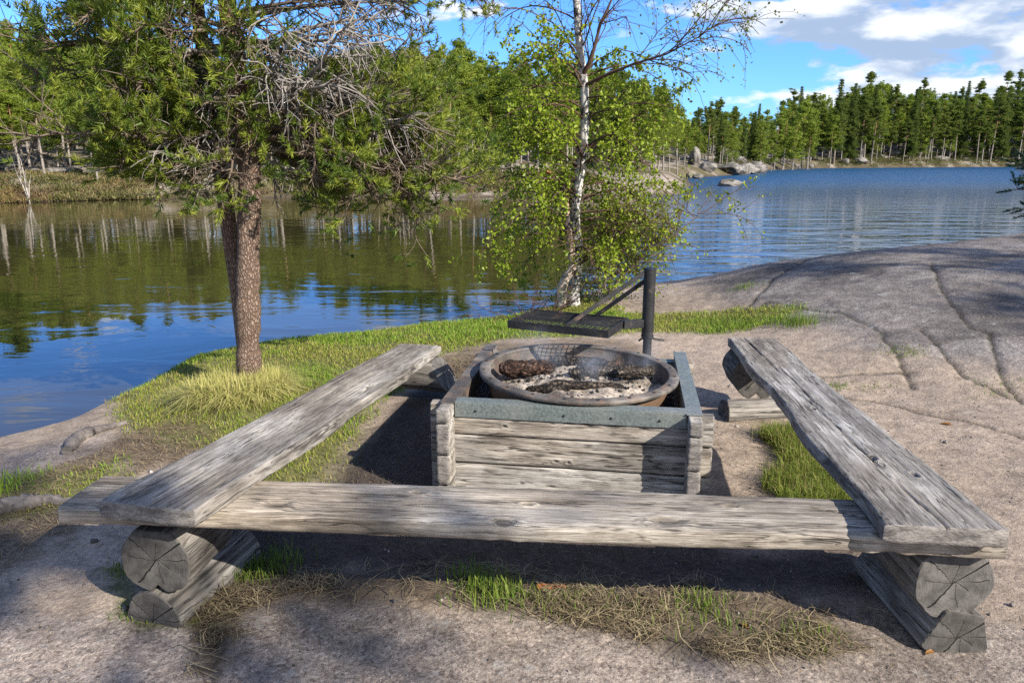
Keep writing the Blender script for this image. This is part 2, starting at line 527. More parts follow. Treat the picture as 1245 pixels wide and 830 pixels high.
AX = axis([(-900, -300, 60), (-300, -120, 6), (-120, -50, 2.0), (-50, -8, 0.6), (-8, -4.4, 0.12), (-4.4, 2.0, 0.03), (2.0, 7.0, 0.024), (7.0, 9.5, 0.08), (9.5, 45, 0.6), (45, 150, 1.6), (150, 320, 5), (320, 900, 60)])
AY = axis([(-60, -8, 3), (-8, 1.0, 0.25), (1.0, 6.5, 0.026), (6.5, 11.0, 0.034), (11.0, 14, 0.1), (14, 30, 0.8), (30, 62, 0.4), (62, 125, 1.0), (125, 280, 2.2), (280, 900, 60)])


def build_ground():
    X, Y = np.meshgrid(AX, AY); x = X.ravel(); y = Y.ravel()
    z = ground_h(x, y)
    near = (np.abs(x) < 40) & (y < 26)
    c = cover(x, y)
    d1 = sdf(x, y, NEAR); d2 = sdf(x, y, FAR)
    col = np.tile([0.33, 0.260, 0.197], (len(x), 1)) * (1 + 0.5 * (fbm(x * 1.1, y * 1.1, 51) - 0.5))[:, None]   # trodden sandy soil
    rockc = np.array([0.298, 0.247, 0.204]) * (1 + 0.65 * (fbm(x * 2.3, y * 2.3, 52) - 0.5) + 0.5 * (fbm(x * 0.6, y * 0.6, 53) - 0.5))[:, None]
    domec = np.array([0.185, 0.163, 0.145]) * (1 + 0.6 * (fbm(x * 1.3, y * 2.6, 54) - 0.5) + 0.5 * (fbm(x * 5, y * 5, 55) - 0.5))[:, None]
    domec = domec * (1 - 0.42 * ss(0.50, 0.66, fbm(x * 0.55 + y * 0.1, y * 2.0 - x * 0.25, 58, 4)))[:, None]
    lich = ss(0.56, 0.70, fbm(x * 2.1, y * 3.0, 57))
    domec = lerp3(domec, (0.26, 0.238, 0.215), lich * 0.55)
    col = lerp3(col, 0, c['slab'] * 0) * (1 - c['slab'][:, None]) + rockc * c['slab'][:, None]
    col = col * (1 - c['dome'][:, None]) + domec * c['dome'][:, None]
    col = lerp3(col, (0.13, 0.095, 0.06), c['litter'] * 0.8 * (1 - c['slab']))
    col = lerp3(col, (0.055, 0.042, 0.033), c['humus'] * 0.92)
    col = lerp3(col, (0.105, 0.078, 0.05), c['straw'] * 0.85)
    col = lerp3(col, (0.13, 0.135, 0.035), c['lawn'] * 0.9)
    col = lerp3(col, (0.06, 0.06, 0.025), c['tuft'] * 0.9)
    col = lerp3(col, (0.10, 0.105, 0.02), ss(-0.03, 0.04, sdf(x, y, MOSS) + 0.12 * c['n2']) * 0.85)
    # wet dark edge by the water
    col = lerp3(col, (0.05, 0.042, 0.034), ss(0.22, 0.05, d1) * (d1 > -3))
    # cracks hold soil and moss
    for i, P in enumerate(CRACKS):
        wx = x + 0.05 * (fbm(x * 4, y * 4, 61) - 0.5) + 0.02 * (vn(x * 19, y * 19, 62) - .5); wy = y + 0.12 * (fbm(x * 4, y * 4, 63) - 0.5)
        dd = dist_poly(wx, wy, P, False)
        col = lerp3(col, (0.045, 0.04, 0.028), 0.9 * np.exp(-(dd / 0.017) ** 2) * near)
    # far shores: heath, moss and pale rock
    f = (d2 > -2) & ~near
    h1 = fbm(x * 0.22, y * 0.22, 71); h2 = fbm(x * 0.9, y * 0.9, 72)
    fc = np.tile([0.10, 0.085, 0.042], (len(x), 1)) * (0.6 + 0.9 * h2)[:, None]
    fc = lerp3(fc, (0.34, 0.29, 0.25), 0.9 * ss(0.50, 0.64, 0.45 * h1 + 0.55 * h2 + 0.07 * ss(-8, -22, x) * ss(80, 50, y)))
    pt = ss(9.5, 6, np.hypot(x - 10.5, (y - 50) * 0.8)) * ss(0.0, 1.0, d2)
    fc = fc * (1 - pt[:, None]) + (np.array([0.30, 0.245, 0.205]) * (0.75 + 0.5 * h2)[:, None]) * pt[:, None]
    fc = lerp3(fc, (0.07, 0.05, 0.035), ss(0.6, 0.0, d2) * (1 - pt))
    fc = lerp3(fc, (0.33, 0.16, 0.10), ss(0.55, 0.0, d2) * pt * 0.8)
    col[f] = fc[f]
    rockw = np.clip(np.maximum(c['dome'], c['slab']) * (1 - c['humus']) * (1 - c['lawn']) * (1 - c['straw']), 0, 1)
    b = MB()
    nx, ny = len(AX), len(AY)
    i = np.arange(ny - 1)[:, None] * nx; j = np.arange(nx - 1)[None, :]
    F = np.stack([i + j, i + j + 1, i + nx + j + 1, i + nx + j], -1).reshape(-1, 4)
    b.add(np.stack([x, y, z], 1), F, 0, np.clip(col, 0.01, 1))
    m, nt, out = new_mat('ground_cover'); q = N(nt)
    o = q.obj(); vc = q.attr('col'); rw = q.n('ShaderNodeAttribute', attribute_name='rock').outputs['Fac']
    fine = q.noise(o, 55, 8, 0.72); mid = q.noise(o, 9, 6, 0.62); big = q.noise(o, 2.2, 5, 0.6)
    grain = q.voro(o, 210); grain2 = q.voro(o, 95)
    sp = q.n('ShaderNodeSeparateColor'); q.l(grain.outputs['Color'], sp.inputs[0])
    sp2 = q.n('ShaderNodeSeparateColor'); q.l(grain2.outputs['Color'], sp2.inputs[0])
    k = q.mix(q.mapr(q.math('ADD', q.math('MULTIPLY', fine, 0.6), q.math('MULTIPLY', mid, 0.4)), 0.33, 0.67), c4(0.55, 0.53, 0.52), c4(1.38, 1.38, 1.38))
    col2 = q.mix(1.0, vc, k, 'MULTIPLY')
    # crystals of the granite
    cr = q.mix(sp.outputs[0], c4(0.76, 0.75, 0.75), c4(1.22, 1.21, 1.19))
    cr = q.mix(q.math('MULTIPLY', q.math('GREATER_THAN', sp2.outputs[1], 0.88), 0.45), cr, c4(1.8, 1.77, 1.73))
    cr = q.mix(q.math('MULTIPLY', q.math('LESS_THAN', sp2.outputs[1], 0.12), 0.5), cr, c4(0.3, 0.24, 0.24))
    col2 = q.mix(rw, col2, q.mix(1.0, col2, cr, 'MULTIPLY'))
    # lichen and stains in patches
    col2 = q.mix(q.math('MULTIPLY', q.mapr(big, 0.55, 0.7), q.math('MULTIPLY', rw, 0.35)), col2, c4(0.10, 0.09, 0.082))
    lic = q.noise(o, 7.5, 9, 0.7)
    col2 = q.mix(q.math('MULTIPLY', q.mapr(lic, 0.575, 0.66), q.math('MULTIPLY', rw, 0.45)), col2, c4(0.40, 0.385, 0.345))
    col2 = q.mix(q.math('MULTIPLY', q.mapr(lic, 0.42, 0.33), q.math('MULTIPLY', rw, 0.5)), col2, c4(0.085, 0.075, 0.066))
    hgt = q.math('ADD', q.math('MULTIPLY', fine, 0.35), q.math('ADD', q.math('MULTIPLY', mid, 0.9), q.math('MULTIPLY', sp.outputs[1], 0.04)))
    bs = q.bsdf(col2, 0.9, spec=0.25, normal=q.bump(hgt, 0.026))
    q.l(bs.outputs[0], out.inputs[0])
    g = b.build('ground', m)
    a = g.data.attributes.new('rock', 'FLOAT', 'POINT'); a.data.foreach_set('value', (rockw * near + 0.5 * (~near)).astype(np.float32))
    tag(g, kind='structure')
    return g


build_ground()


# ------------------------------------------------------------------ water
def build_water():
    b = MB()
    b.add([(-900, -60, WATER), (900, -60, WATER), (900, 900, WATER), (-900, 900, WATER)], [[0, 1, 2, 3]])
    m, nt, out = new_mat('lake_water'); q = N(nt)
    o = q.obj()
    sx = q.n('ShaderNodeSeparateXYZ'); q.l(o, sx.inputs[0]); X, Y = sx.outputs[0], sx.outputs[1]
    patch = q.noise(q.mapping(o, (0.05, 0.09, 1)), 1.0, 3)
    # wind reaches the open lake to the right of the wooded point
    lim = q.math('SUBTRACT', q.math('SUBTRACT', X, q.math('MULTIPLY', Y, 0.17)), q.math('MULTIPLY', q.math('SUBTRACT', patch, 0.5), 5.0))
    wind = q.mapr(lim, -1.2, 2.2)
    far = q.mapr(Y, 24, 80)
    calm = q.noise(q.mapping(o, (0.9, 1.9, 1)), 1.3, 3, 0.5, 0.4)
    swirl = q.noise(q.mapping(o, (0.35, 0.8, 1), rot=(0, 0, 0.3)), 1.0, 4, 0.55, 1.2)
    rip = q.noise(q.mapping(o, (0.55, 2.0, 1), rot=(0, 0, -0.12)), 0.62, 3, 0.45, 0.5)
    chop = q.noise(q.mapping(o, (0.8, 1.6, 1)), 1.1, 5, 0.6, 0.3)
    calmpatch = q.mapr(q.noise(q.mapping(o, (0.22, 0.3, 1)), 1.0, 3), 0.46, 0.66, 0.15, 1.0)
    hc = q.math('ADD', q.math('MULTIPLY', q.math('MULTIPLY', calm, calmpatch), 0.0075), q.math('MULTIPLY', swirl, 0.009))
    hw = q.math('ADD', q.math('MULTIPLY', rip, q.math('MULTIPLY', q.math('SUBTRACT', 1.15, far), 0.10)), q.math('MULTIPLY', chop, q.math('ADD', 0.02, q.math('MULTIPLY', far, 0.7))))
    h = q.math('ADD', q.math('MULTIPLY', hc, q.math('SUBTRACT', 1.0, wind)), q.math('MULTIPLY', hw, wind))
    bs = q.bsdf(q.mix(q.math('MULTIPLY', wind, q.math('MAXIMUM', far, 0.5)), c4(0.042, 0.036, 0.013), c4(0.014, 0.068, 0.15)), 0.03, normal=q.bump(h, 1.0))  # blue of the reflected sky put into the ruffled water's base colour
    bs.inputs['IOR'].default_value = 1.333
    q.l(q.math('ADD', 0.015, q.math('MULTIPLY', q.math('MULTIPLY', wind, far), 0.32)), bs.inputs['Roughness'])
    q.l(bs.outputs[0], out.inputs[0])
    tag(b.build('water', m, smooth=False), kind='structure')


build_water()

# ------------------------------------------------------------------ timber
WOOD_L = np.array([0.415, 0.388, 0.35]); WOOD_D = np.array([0.175, 0.160, 0.143])


def board(L, W, T, nx, nt_, seed, knots=(), cracks=(), waney=0.02, round_=0.35, tint=(1, 1, 1), bow=0.0, tip=0.0, dark=0.0, wl=None, twist=0.0):
    """weathered plank along local x; dense enough to carry its grain ridges, knots and drying cracks as relief.
    returns V, F(side), F(ends), col"""
    r = np.random.default_rng(seed)
    xs = np.linspace(-L / 2, L / 2, nx)
    # cross-section: superellipse-ish, more points over the top
    th = np.linspace(0, 2 * pi, nt_, endpoint=False)
    e = 2 / 14.0 if round_ < 0.3 else 2 / 6.0
    cy = np.sign(np.cos(th)) * np.abs(np.cos(th)) ** e; cz = np.sign(np.sin(th)) * np.abs(np.sin(th)) ** (e)
    # re-space evenly along the outline
    seg = np.hypot(np.diff(np.append(cy, cy[0])) * W / 2, np.diff(np.append(cz, cz[0])) * T / 2 )
    s = np.concatenate([[0], np.cumsum(seg)]); u = np.linspace(0, s[-1], nt_, endpoint=False)
    cy = np.interp(u, s, np.append(cy, cy[0])); cz = np.interp(u, s, np.append(cz, cz[0]))
    X, CYg = np.meshgrid(xs, cy, indexing='ij'); _, CZg = np.meshgrid(xs, cz, indexing='ij')
    el = waney * 2 * (fbm(xs * 1.7, xs * 0 + seed, seed, 4) - 0.5) * 1.6
    er = waney * 2 * (fbm(xs * 1.9 + 40, xs * 0 + seed, seed + 3, 4) - 0.5) * 1.6
    if wl is not None: el = el + np.interp(xs, [-L / 2, L / 2], wl[0]); er = er + np.interp(xs, [-L / 2, L / 2], wl[1])
    hw = np.where(CYg > 0, W / 2 + el[:, None], W / 2 + er[:, None])
    Yb = CYg * hw; Zb = CZg * T / 2
    Y = Yb.copy(); Z = Zb.copy()
    # grain coordinate bends round the knots
    gy = Yb + 0.5 * (CZg) * T * 0.2
    gy = gy + 0.03 * (fbm(X * 1.2, X * 0 + 3, seed + 5, 3) - 0.5)
    kn = np.zeros_like(X); kring = np.zeros_like(X)
    for (kx, ky, ks) in knots:
        rr = np.hypot((X - kx) / 1.9, Yb - ky) / ks
        gy = gy + np.sign(Yb - ky) * -ks * 0.75 * np.exp(-rr ** 2 * 0.45)
        kn = np.maximum(kn, np.exp(-(rr / 0.75) ** 4)); kring = np.maximum(kring, np.exp(-((rr - 1.1) / 0.35) ** 2))
    g = fbm(gy * 130, X * 2.2, seed + 8, 4, 0.65); g2 = fbm(gy * 48, X * 1.6, seed + 9, 4); pat = fbm(X * 4.0, Yb * 12, seed + 10, 4); pat2 = fbm(X * 1.1, Yb * 3 + 8, seed + 12, 3)
    cr = np.zeros_like(X)
    top = CZg > -0.3
    for (x0, x1, y0, y1, w, dpt) in cracks:
        t = np.clip((X - x0) / (x1 - x0), 0, 1)
        yc = y0 + (y1 - y0) * t + 0.035 * (fbm(X * 3.0, X * 0 + y0 * 50, seed + 14, 4) - 0.5)
        on = ss(0, 0.12, t) * ss(1, 0.85, t) if not (x1 > L / 2 or x0 < -L / 2) else ss(0, 0.1, (X - x0) / abs(x1 - x0)) * (X <= x1)
        if x0 < -L / 2: on = ss(1, 0.85, t)
        wv = w * (0.5 + 1.0 * fbm(X * 6, X * 0 + 2, seed + 15, 2)) * on + 1e-5
        cr = np.maximum(cr, np.exp(-((Yb - yc) / wv) ** 2) * on * top)
    fine = np.exp(-((fbm(gy * 55, X * 1.6, seed + 16, 3) - 0.5) / 0.02) ** 2) * ss(0.5, 0.66, fbm(X * 1.5, Yb * 10, seed + 17, 3)) * top
    disp = 0.0035 * (g - 0.5) + 0.004 * (g2 - 0.5) - 0.012 * cr - 0.003 * fine - 0.007 * kn + 0.004 * kring + 0.003 * (pat2 - 0.5)
    Z = Z + np.where(CZg > 0, 1, -1) * disp * np.minimum(1, np.abs(CZg) * 1.5)
    Y = Y + np.where(CYg > 0, 1, -1) * 0.006 * (fbm(X * 8, Zb * 40, seed + 20, 3) - 0.5) * np.minimum(1, np.abs(CYg) ** 4 * 1.2)
    Z = Z + bow * (1 - (X / (L / 2)) ** 2) + twist * X * Y
    # ends slightly ragged
    endr = 0.012 * (fbm(Yb * 30, Zb * 30, seed + 21, 3) - 0.5)
    k = np.abs(X) / (L / 2)
    X2 = X + np.sign(X) * endr * (k > 0.985) 
    v = 0.36 * ss(0.3, 0.7, g) + 0.22 * ss(0.3, 0.7, g2) + 0.42 * ss(0.3, 0.7, pat)
    v = np.clip(v * 1.05 - dark * (0.5 + 0.6 * pat2), 0, 1)
    col = WOOD_D * (1 - v[..., None]) + WOOD_L * v[..., None]
    pale = ss(0.58, 0.72, pat) * 0.35
    col = col * (1 - pale[..., None]) + np.array([0.46, 0.44, 0.41]) * pale[..., None]
    brn = ss(0.5, 0.7, pat2) * 0.3
    col = col * (1 - brn[..., None]) + col * np.array([1.06, 0.90, 0.70]) * brn[..., None]
    col = col * (1 - 0.8 * kn[..., None] * (0.4 + 0.6 * g[..., None])) 
    col = col * (1 - 0.88 * np.maximum(cr, 0.75 * fine)[..., None])
    col = col * np.array(tint)
    # end caps : concentric ring of inset + centre
    V = np.stack([X2, Y, Z], -1)
    n = nt_
    i = np.arange(nx - 1)[:, None] * n; j = np.arange(n)[None, :]; j2 = (j + 1) % n
    F = np.stack([i + j, i + n + j, i + n + j2, i + j2], -1).reshape(-1, 4)
    return V, F, col


def add_board(mb, *a, end_mat=1, R=None, off=(0, 0, 0), endcol=None, **k):
    V, F, col = board(*a, **k)
    nx, n = V.shape[:2]
    W = V.reshape(-1, 3)
    def tr(p):
        p = np.asarray(p)
        if R is not None: p = p @ np.asarray(R).T
        return p + np.asarray(off)
    mb.add(tr(W), F, 0, col.reshape(-1, 3))
    for e in (0, nx - 1):
        ring = V[e]; c = ring.mean(0)
        rr = [ring]
        for f in (0.97, 0.6, 0.25):
            q = c + (ring - c) * f; q[:, 0] = ring[:, 0] * 0 + c[0] + (0.004 if e else -0.004) * (f < 0.98); rr.append(q)
        VV = np.vstack(rr + [c[None] + np.array([[0.004 if e else -0.004, 0, 0]])])
        FF = []
        for a_ in range(3):
            for j in range(n):
                q = [a_ * n + j, a_ * n + (j + 1) % n, (a_ + 1) * n + (j + 1) % n, (a_ + 1) * n + j]
                FF.append(q if e == 0 else q[::-1])
        mb.add(tr(VV), FF, end_mat, endcol if endcol is not None else (0.2, 0.18, 0.16))
        F3 = [[3 * n + j, 3 * n + (j + 1) % n, 4 * n] for j in range(n)]
        n0 = mb.n - len(VV)
        mb.F.append(np.array(F3 if e == 0 else [f[::-1] for f in F3]) + n0); mb.M.append(np.full(n, end_mat))
    return mb


M_PEND = mat_vcol('plank_end_grain', 0.9, 70, 0.004, 0.5, stretch=(1, 1, 3))


def place(o, p, q, z0, z1):
    """put an x-along object so that it runs from p to q (xy) at heights z0..z1"""
    p = np.asarray(p); q = np.asarray(q)
    d = q - p; L = math.hypot(*d)
    o.location = ((p[0] + q[0]) / 2, (p[1] + q[1]) / 2, (z0 + z1) / 2)
    o.rotation_euler = (0, -math.atan2(z1 - z0, L), math.atan2(d[1], d[0]))


def reparent(o, root):
    o.parent = root
    o.location = [o.location[i] - root.location[i] for i in range(3)]


def log_profile(r, n=56, notch=True, flat=True, seed=0):
    """log cross-section: sawn flat on top, V notch underneath"""
    pts = []
    for k in range(n):
        a = -pi / 2 + 2 * pi * k / n
        rad = r * (1 + 0.03 * sin(3 * a + seed) + 0.018 * sin(7 * a + seed * 2))
        y, z = rad * cos(a), rad * sin(a)
        if flat: z = min(z, r * 0.86)
        if notch:
            dy = abs(y)
            if z < 0 and dy < r * 0.24: z = max(z, -r * 0.95 + (r * 0.24 - dy) * 1.0)
        pts.append((y, z))
    return np.array(pts)


def make_log(name, r, L, parent, seed, notch=True, flat=True, half=False, darkf=1.0, mats=None, facet=False, end_tilt=0.0):
    prof = log_profile(r, 64, notch, flat, seed)
    if half: prof[:, 1] = np.maximum(prof[:, 1], -0.25 * r)
    if facet:
        th = np.linspace(0, 2 * pi, 64, endpoint=False)
        rad = r / np.maximum.reduce([np.cos(th - a) for a in (0.5, 1.75, 2.9, 4.1, 5.3)]).clip(0.55)
        prof = np.stack([rad * np.cos(th), rad * np.sin(th)], 1)
    n = len(prof); nx = 46
    xs = np.linspace(0, L, nx)
    th = np.arctan2(prof[:, 1], prof[:, 0])
    V = np.zeros((nx, n, 3))
    g = fbm(np.repeat(th[None] * 9, nx, 0) + 20, np.repeat(xs[:, None] * 1.5, n, 1), seed, 4, 0.6)
    sc = 1 + 0.05 * (g - 0.5) + 0.03 * (vn(xs * 3, xs * 0, seed)[:, None] - 0.5)
    V[..., 0] = xs[:, None] + (end_tilt * prof[None, :, 1]) * (1 - xs[:, None] / L)
    V[..., 1] = prof[None, :, 0] * sc; V[..., 2] = prof[None, :, 1] * sc
    v = ss(0.3, 0.7, g)
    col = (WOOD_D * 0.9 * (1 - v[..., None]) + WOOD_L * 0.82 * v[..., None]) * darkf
    ck = np.exp(-((fbm(np.repeat(th[None] * 4, nx, 0), np.repeat(xs[:, None] * 0.9, n, 1), seed + 4, 3) - 0.5) / 0.02) ** 2)
    col = col * (1 - 0.8 * ck[..., None])
    mb = MB()
    i = np.arange(nx - 1)[:, None] * n; j = np.arange(n)[None, :]; j2 = (j + 1) % n
    F = np.stack([i + j, i + n + j, i + n + j2, i + j2], -1).reshape(-1, 4)
    mb.add(V.reshape(-1, 3), F, 0, col.reshape(-1, 3))
    for e in (0, nx - 1):
        ring = V[e]; rr = [ring + np.array([0, 0, 0])]
        c = np.array([ring[:, 0].mean(), 0, ring[:, 2].mean() * 0.2])
        for f in (0.965, 0.5): 
            q = c + (ring - c) * f; q[:, 0] += (-0.004 if e == 0 else 0.004); rr.append(q)
        VV = np.vstack(rr + [c[None]])
        FF = []
        for a_ in range(2):
            for jj in range(n):
                q = [a_ * n + jj, a_ * n + (jj + 1) % n, (a_ + 1) * n + (jj + 1) % n, (a_ + 1) * n + jj]
                FF.append(q if e == 0 else q[::-1])
        mb.add(VV, FF, 1, (0.2, 0.19, 0.18))
        F3 = [[2 * n + jj, 2 * n + (jj + 1) % n, 3 * n] for jj in range(n)]
        mb.F.append(np.array(F3 if e == 0 else [f[::-1] for f in F3]) + mb.n - len(VV)); mb.M.append(np.full(n, 1))
    o = mb.build(name, mats or [M_WOOD, M_END], smooth=True)
    for p_ in o.data.polygons:
        if p_.material_index == 1: p_.use_smooth = False
    return o


def build_benches():
    # ---- front bench
    root = empty('log_bench', (0, 2.3, 0), 'long thick slab bench on two notched logs, nearest the viewer, across from the fire box', 'bench', 'log benches around the fire')
    a, b = (-1.555, 2.485), (1.565, 2.25); L = math.hypot(b[0] - a[0], b[1] - a[1])
    mb = MB()
    add_board(mb, L, 0.29, 0.068, 420, 130, 101, knots=[(-0.82, -0.07, 0.032), (-0.02, -0.13, 0.026), (0.52, -0.09, 0.036), (0.05, 0.0, 0.014), (-0.35, 0.06, 0.018), (1.22, -0.12, 0.03), (0.75, 0.04, 0.016)],
              cracks=[(1.0, 1.25, 0.07, -0.04, 0.004, 0.01), (-1.3, -0.7, -0.03, -0.02, 0.002, .01)], waney=0.010, round_=0.5, tint=(1.05, 1.0, 0.92))
    p = mb.build('seat_plank', [M_WOOD, M_PEND]); place(p, a, b, 0.403, 0.403); reparent(p, root)
    # supporting logs run away from the camera
    for (x, y, ang, r, s, L2) in ((-1.235, 2.31, 82, 0.128, 3, 0.30), (1.447, 2.17, 90, 0.130, 5, 0.44)):
        lg = make_log('support_log', r, L2, None, s, darkf=0.7 if s == 3 else 0.85, mats=[M_WOOD, M_END_SHADED if s == 3 else M_END])
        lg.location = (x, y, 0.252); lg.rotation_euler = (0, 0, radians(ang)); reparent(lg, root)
        bl = make_log('base_log', 0.108 if s == 3 else 0.095, L2 + (0.22 if s == 3 else 0.06), None, s + 20, notch=False, flat=False, facet=(s == 5), darkf=0.8, mats=[M_WOOD, M_END_SHADED])
        if s == 3: bl.location = (x - 0.03, y - 0.005, 0.022)
        else: bl.location = (x + 0.035, y - 0.012, 0.055)
        bl.rotation_euler = (0, 0, radians(ang - (4 if s == 3 else 0))); reparent(bl, root)
    # ---- left bench
    root = empty('log_bench', (-0.9, 3.3, 0), 'weathered plank bench on the grass side, between the close pine and the fire box', 'bench', 'log benches around the fire')
    a, b = (-1.19, 2.215), (-0.625, 4.90); L = math.hypot(b[0] - a[0], b[1] - a[1])
    mb = MB()
    add_board(mb, L, 0.33, 0.06, 440, 120, 111, knots=[(0.22, -0.1, 0.02), (-0.6, 0.05, 0.015), (0.7, 0.05, 0.014)],
              cracks=[(-L, -0.9, -0.02, 0.01, 0.004, 0.01), (0.1, 0.35, -0.1, -0.13, 0.005, 0.01), (-0.7, 0.1, 0.07, 0.05, 0.002, .01)], waney=0.018, round_=0.2, tint=(0.98, 0.97, 0.95), dark=0.12, wl=([0.02, -0.01], [0.02, -0.01]))
    p = mb.build('seat_plank', [M_WOOD, M_PEND]); place(p, a, b, 0.475, 0.345); reparent(p, root)
    lg = make_log('support_log', 0.12, 0.32, None, 9, notch=False, flat=True, darkf=0.9, end_tilt=0.6)
    lg.location = (-0.45, 4.73, 0.212); lg.rotation_euler = (0, 0, radians(160)); reparent(lg, root)
    # ---- right bench
    root = empty('log_bench', (1.45, 3.3, 0), 'grey deeply cracked plank bench beside the bare granite slope', 'bench', 'log benches around the fire')
    a, b = (1.345, 2.07), (1.62, 4.86); L = math.hypot(b[0] - a[0], b[1] - a[1])
    mb = MB()
    add_board(mb, L, 0.335, 0.06, 480, 130, 121, knots=[(-0.82, 0.02, 0.018), (-0.98, -0.07, 0.016), (-0.2, 0.06, 0.014)],
              cracks=[(-L, -0.95, 0.0, 0.02, 0.0045, 0.01), (-1.05, 0.2, 0.02, 0.05, 0.0035, 0.01), (-0.5, 0.7, 0.0, 0.03, 0.003, .01), (0.3, L, 0.05, 0.04, 0.0035, .01)],
              waney=0.017, round_=0.2, tint=(0.93, 0.95, 0.98), dark=0.2, wl=([0.02, -0.01], [0.015, -0.01]))
    p = mb.build('seat_plank', [M_WOOD, M_PEND]); place(p, a, b, 0.475, 0.40); reparent(p, root)
    lg = make_log('support_log', 0.155, 0.30, None, 13, notch=True, flat=True, darkf=0.6, mats=[M_WOOD, M_END_SHADED])
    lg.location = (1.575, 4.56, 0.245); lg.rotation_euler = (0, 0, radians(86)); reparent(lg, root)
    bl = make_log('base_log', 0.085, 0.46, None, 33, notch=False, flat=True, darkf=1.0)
    bl.location = (1.36, 4.50, 0.03); bl.rotation_euler = (0, 0, radians(8)); reparent(bl, root)


build_benches()


# ------------------------------------------------------------------ fire box, bowl and grill
YAW = radians(-9.0)
BC = np.array([0.345, 3.80])


def build_firebox():
    root = empty('fire_box', (BC[0], BC[1], 0), 'square grey timber box with lapped corners and green metal trim, holding the fire bowl', 'fire pit', rz=YAW)
    hw, hd, t = 0.575, 0.50, 0.06        # side wall centre x, front wall centre y
    layers = [(-0.02, 0.166), (0.172, 0.312), (0.318, 0.468)]
    def wall(name, length, fixed, along_x, zs, seed, cx=0.0, tint=(1, 1, 1)):
        mb = MB()
        for k, (z0, z1) in enumerate(zs):
            h = z1 - z0
            # plank is built lying flat (x,y,z) then stood on edge: local y -> z
            R = np.array([[1, 0, 0], [0, 0, -1], [0, 1, 0]]) if along_x else np.array([[0, 0, 1], [1, 0, 0], [0, 1, 0]])
            off = (cx, fixed, (z0 + z1) / 2) if along_x else (fixed, cx, (z0 + z1) / 2)
            kn = [(random.uniform(-.4, .4), random.uniform(-h * .3, h * .3), 0.009) for _ in range(2)]
            tn = random.uniform(0.88, 1.1)
            add_board(mb, length, h, t, 150, 60, seed + k * 7, knots=kn, cracks=[(random.uniform(-.5, 0), random.uniform(0.1, .5), 0.01, 0.0, 0.0018, .01)], waney=0.0015, round_=0.2, R=R, off=off,
                      tint=tuple(tn * v * 1.14 for v in tint))
        o = mb.build(name, [M_WOOD, M_PEND]); o.parent = root
        return o
    # front / back planks run through the side walls and stick out on both sides
    wall('front_wall', 1.32, -hd, True, layers, 201)
    wall('back_wall', 1.30, hd, True, [(-0.02, 0.13), (0.136, 0.28), (0.286, 0.44)], 221)
    sl = [(-0.05, 0.097), (0.103, 0.247), (0.253, 0.407), (0.413, 0.475)]
    wall('side_wall', 1.30, -hw, False, sl, 241)
    wall('side_wall', 1.30, hw, False, sl, 261)
    # sheet metal angles
    def trim(name, c, h, vert):
        mb = MB()
        mb.box((c[0], c[1], c[2]), (h[0], h[1], 0.0025), bev=0.001)
        mb.box(vert[0], vert[1], bev=0.001)
        # screw heads
        return mb
    mb = MB()
    mb.box((0, -hd - t / 2 - 0.006, 0.443), (hw - t / 2 - 0.004, 0.003, 0.036), bev=0.0015)
    mb.box((0, -hd - 0.002, 0.4815), (hw - t / 2 - 0.004, t / 2 + 0.004, 0.003), bev=0.0012)
    for sx in (-0.44, -0.02, 0.2, 0.42):
        mb.tube([(sx, -hd - t / 2 - 0.008, 0.44), (sx, -hd - t / 2 - 0.014, 0.44)], [0.007, 0.004], 8, 1, cap=True)
    o = mb.build('metal_trim', [M_GREEN, M_BLACK], smooth=False); o.parent = root
    for sg in (-1, 1):
        mb = MB()
        mb.box((sg * (hw - 0.002), 0.02, 0.4795), (t / 2 + 0.006, 0.57, 0.003), bev=0.0012)
        mb.box((sg * (hw - t / 2 - 0.006), 0.02, 0.432), (0.003, 0.44, 0.045), bev=0.0012)
        o = mb.build('metal_trim', [M_GREEN if sg > 0 else M_BOWL], smooth=False); o.parent = root
    mb = MB(); mb.box((0, hd - 0.002, 0.447), (hw - t / 2 - 0.008, t / 2 + 0.004, 0.003), bev=0.0012)
    o = mb.build('metal_trim', [M_GREEN], smooth=False); o.parent = root
    # dark gravel bed inside the box
    n = 60
    g = np.linspace(-0.535, 0.535, n); gy = np.linspace(-0.462, 0.462, n)
    X, Y = np.meshgrid(g, gy); Z = 0.20 + 0.05 * fbm(X * 14, Y * 14, 77, 3)
    i = np.arange(n - 1)[:, None] * n; j = np.arange(n - 1)[None, :]
    F = np.stack([i + j, i + j + 1, i + n + j + 1, i + n + j], -1).reshape(-1, 4)
    cc = 0.02 + 0.06 * fbm(X * 40, Y * 40, 78, 2).ravel()
    mb = MB(); mb.add(np.stack([X.ravel(), Y.ravel(), Z.ravel()], 1), F, 0, np.stack([cc, cc * .95, cc * .9], 1))
    o = mb.build('gravel_bed', M_ROCK); o.parent = root


build_firebox()

BOWL = np.array([0.352, 3.785, 0.517])
BR = 0.525


def lathe(mb, prof, n=96, mat=0, col=None, tilt=None):
    prof = np.asarray(prof); k = len(prof)
    th = np.arange(n) * 2 * pi / n
    V = np.stack([prof[:, 0][:, None] * np.cos(th), prof[:, 0][:, None] * np.sin(th), np.repeat(prof[:, 1][:, None], n, 1)], -1)
    i = np.arange(k - 1)[:, None] * n; j = np.arange(n)[None, :]; j2 = (j + 1) % n
    F = np.stack([i + j, i + j2, i + n + j2, i + n + j], -1).reshape(-1, 4)
    mb.add(V.reshape(-1, 3), F, mat, col)


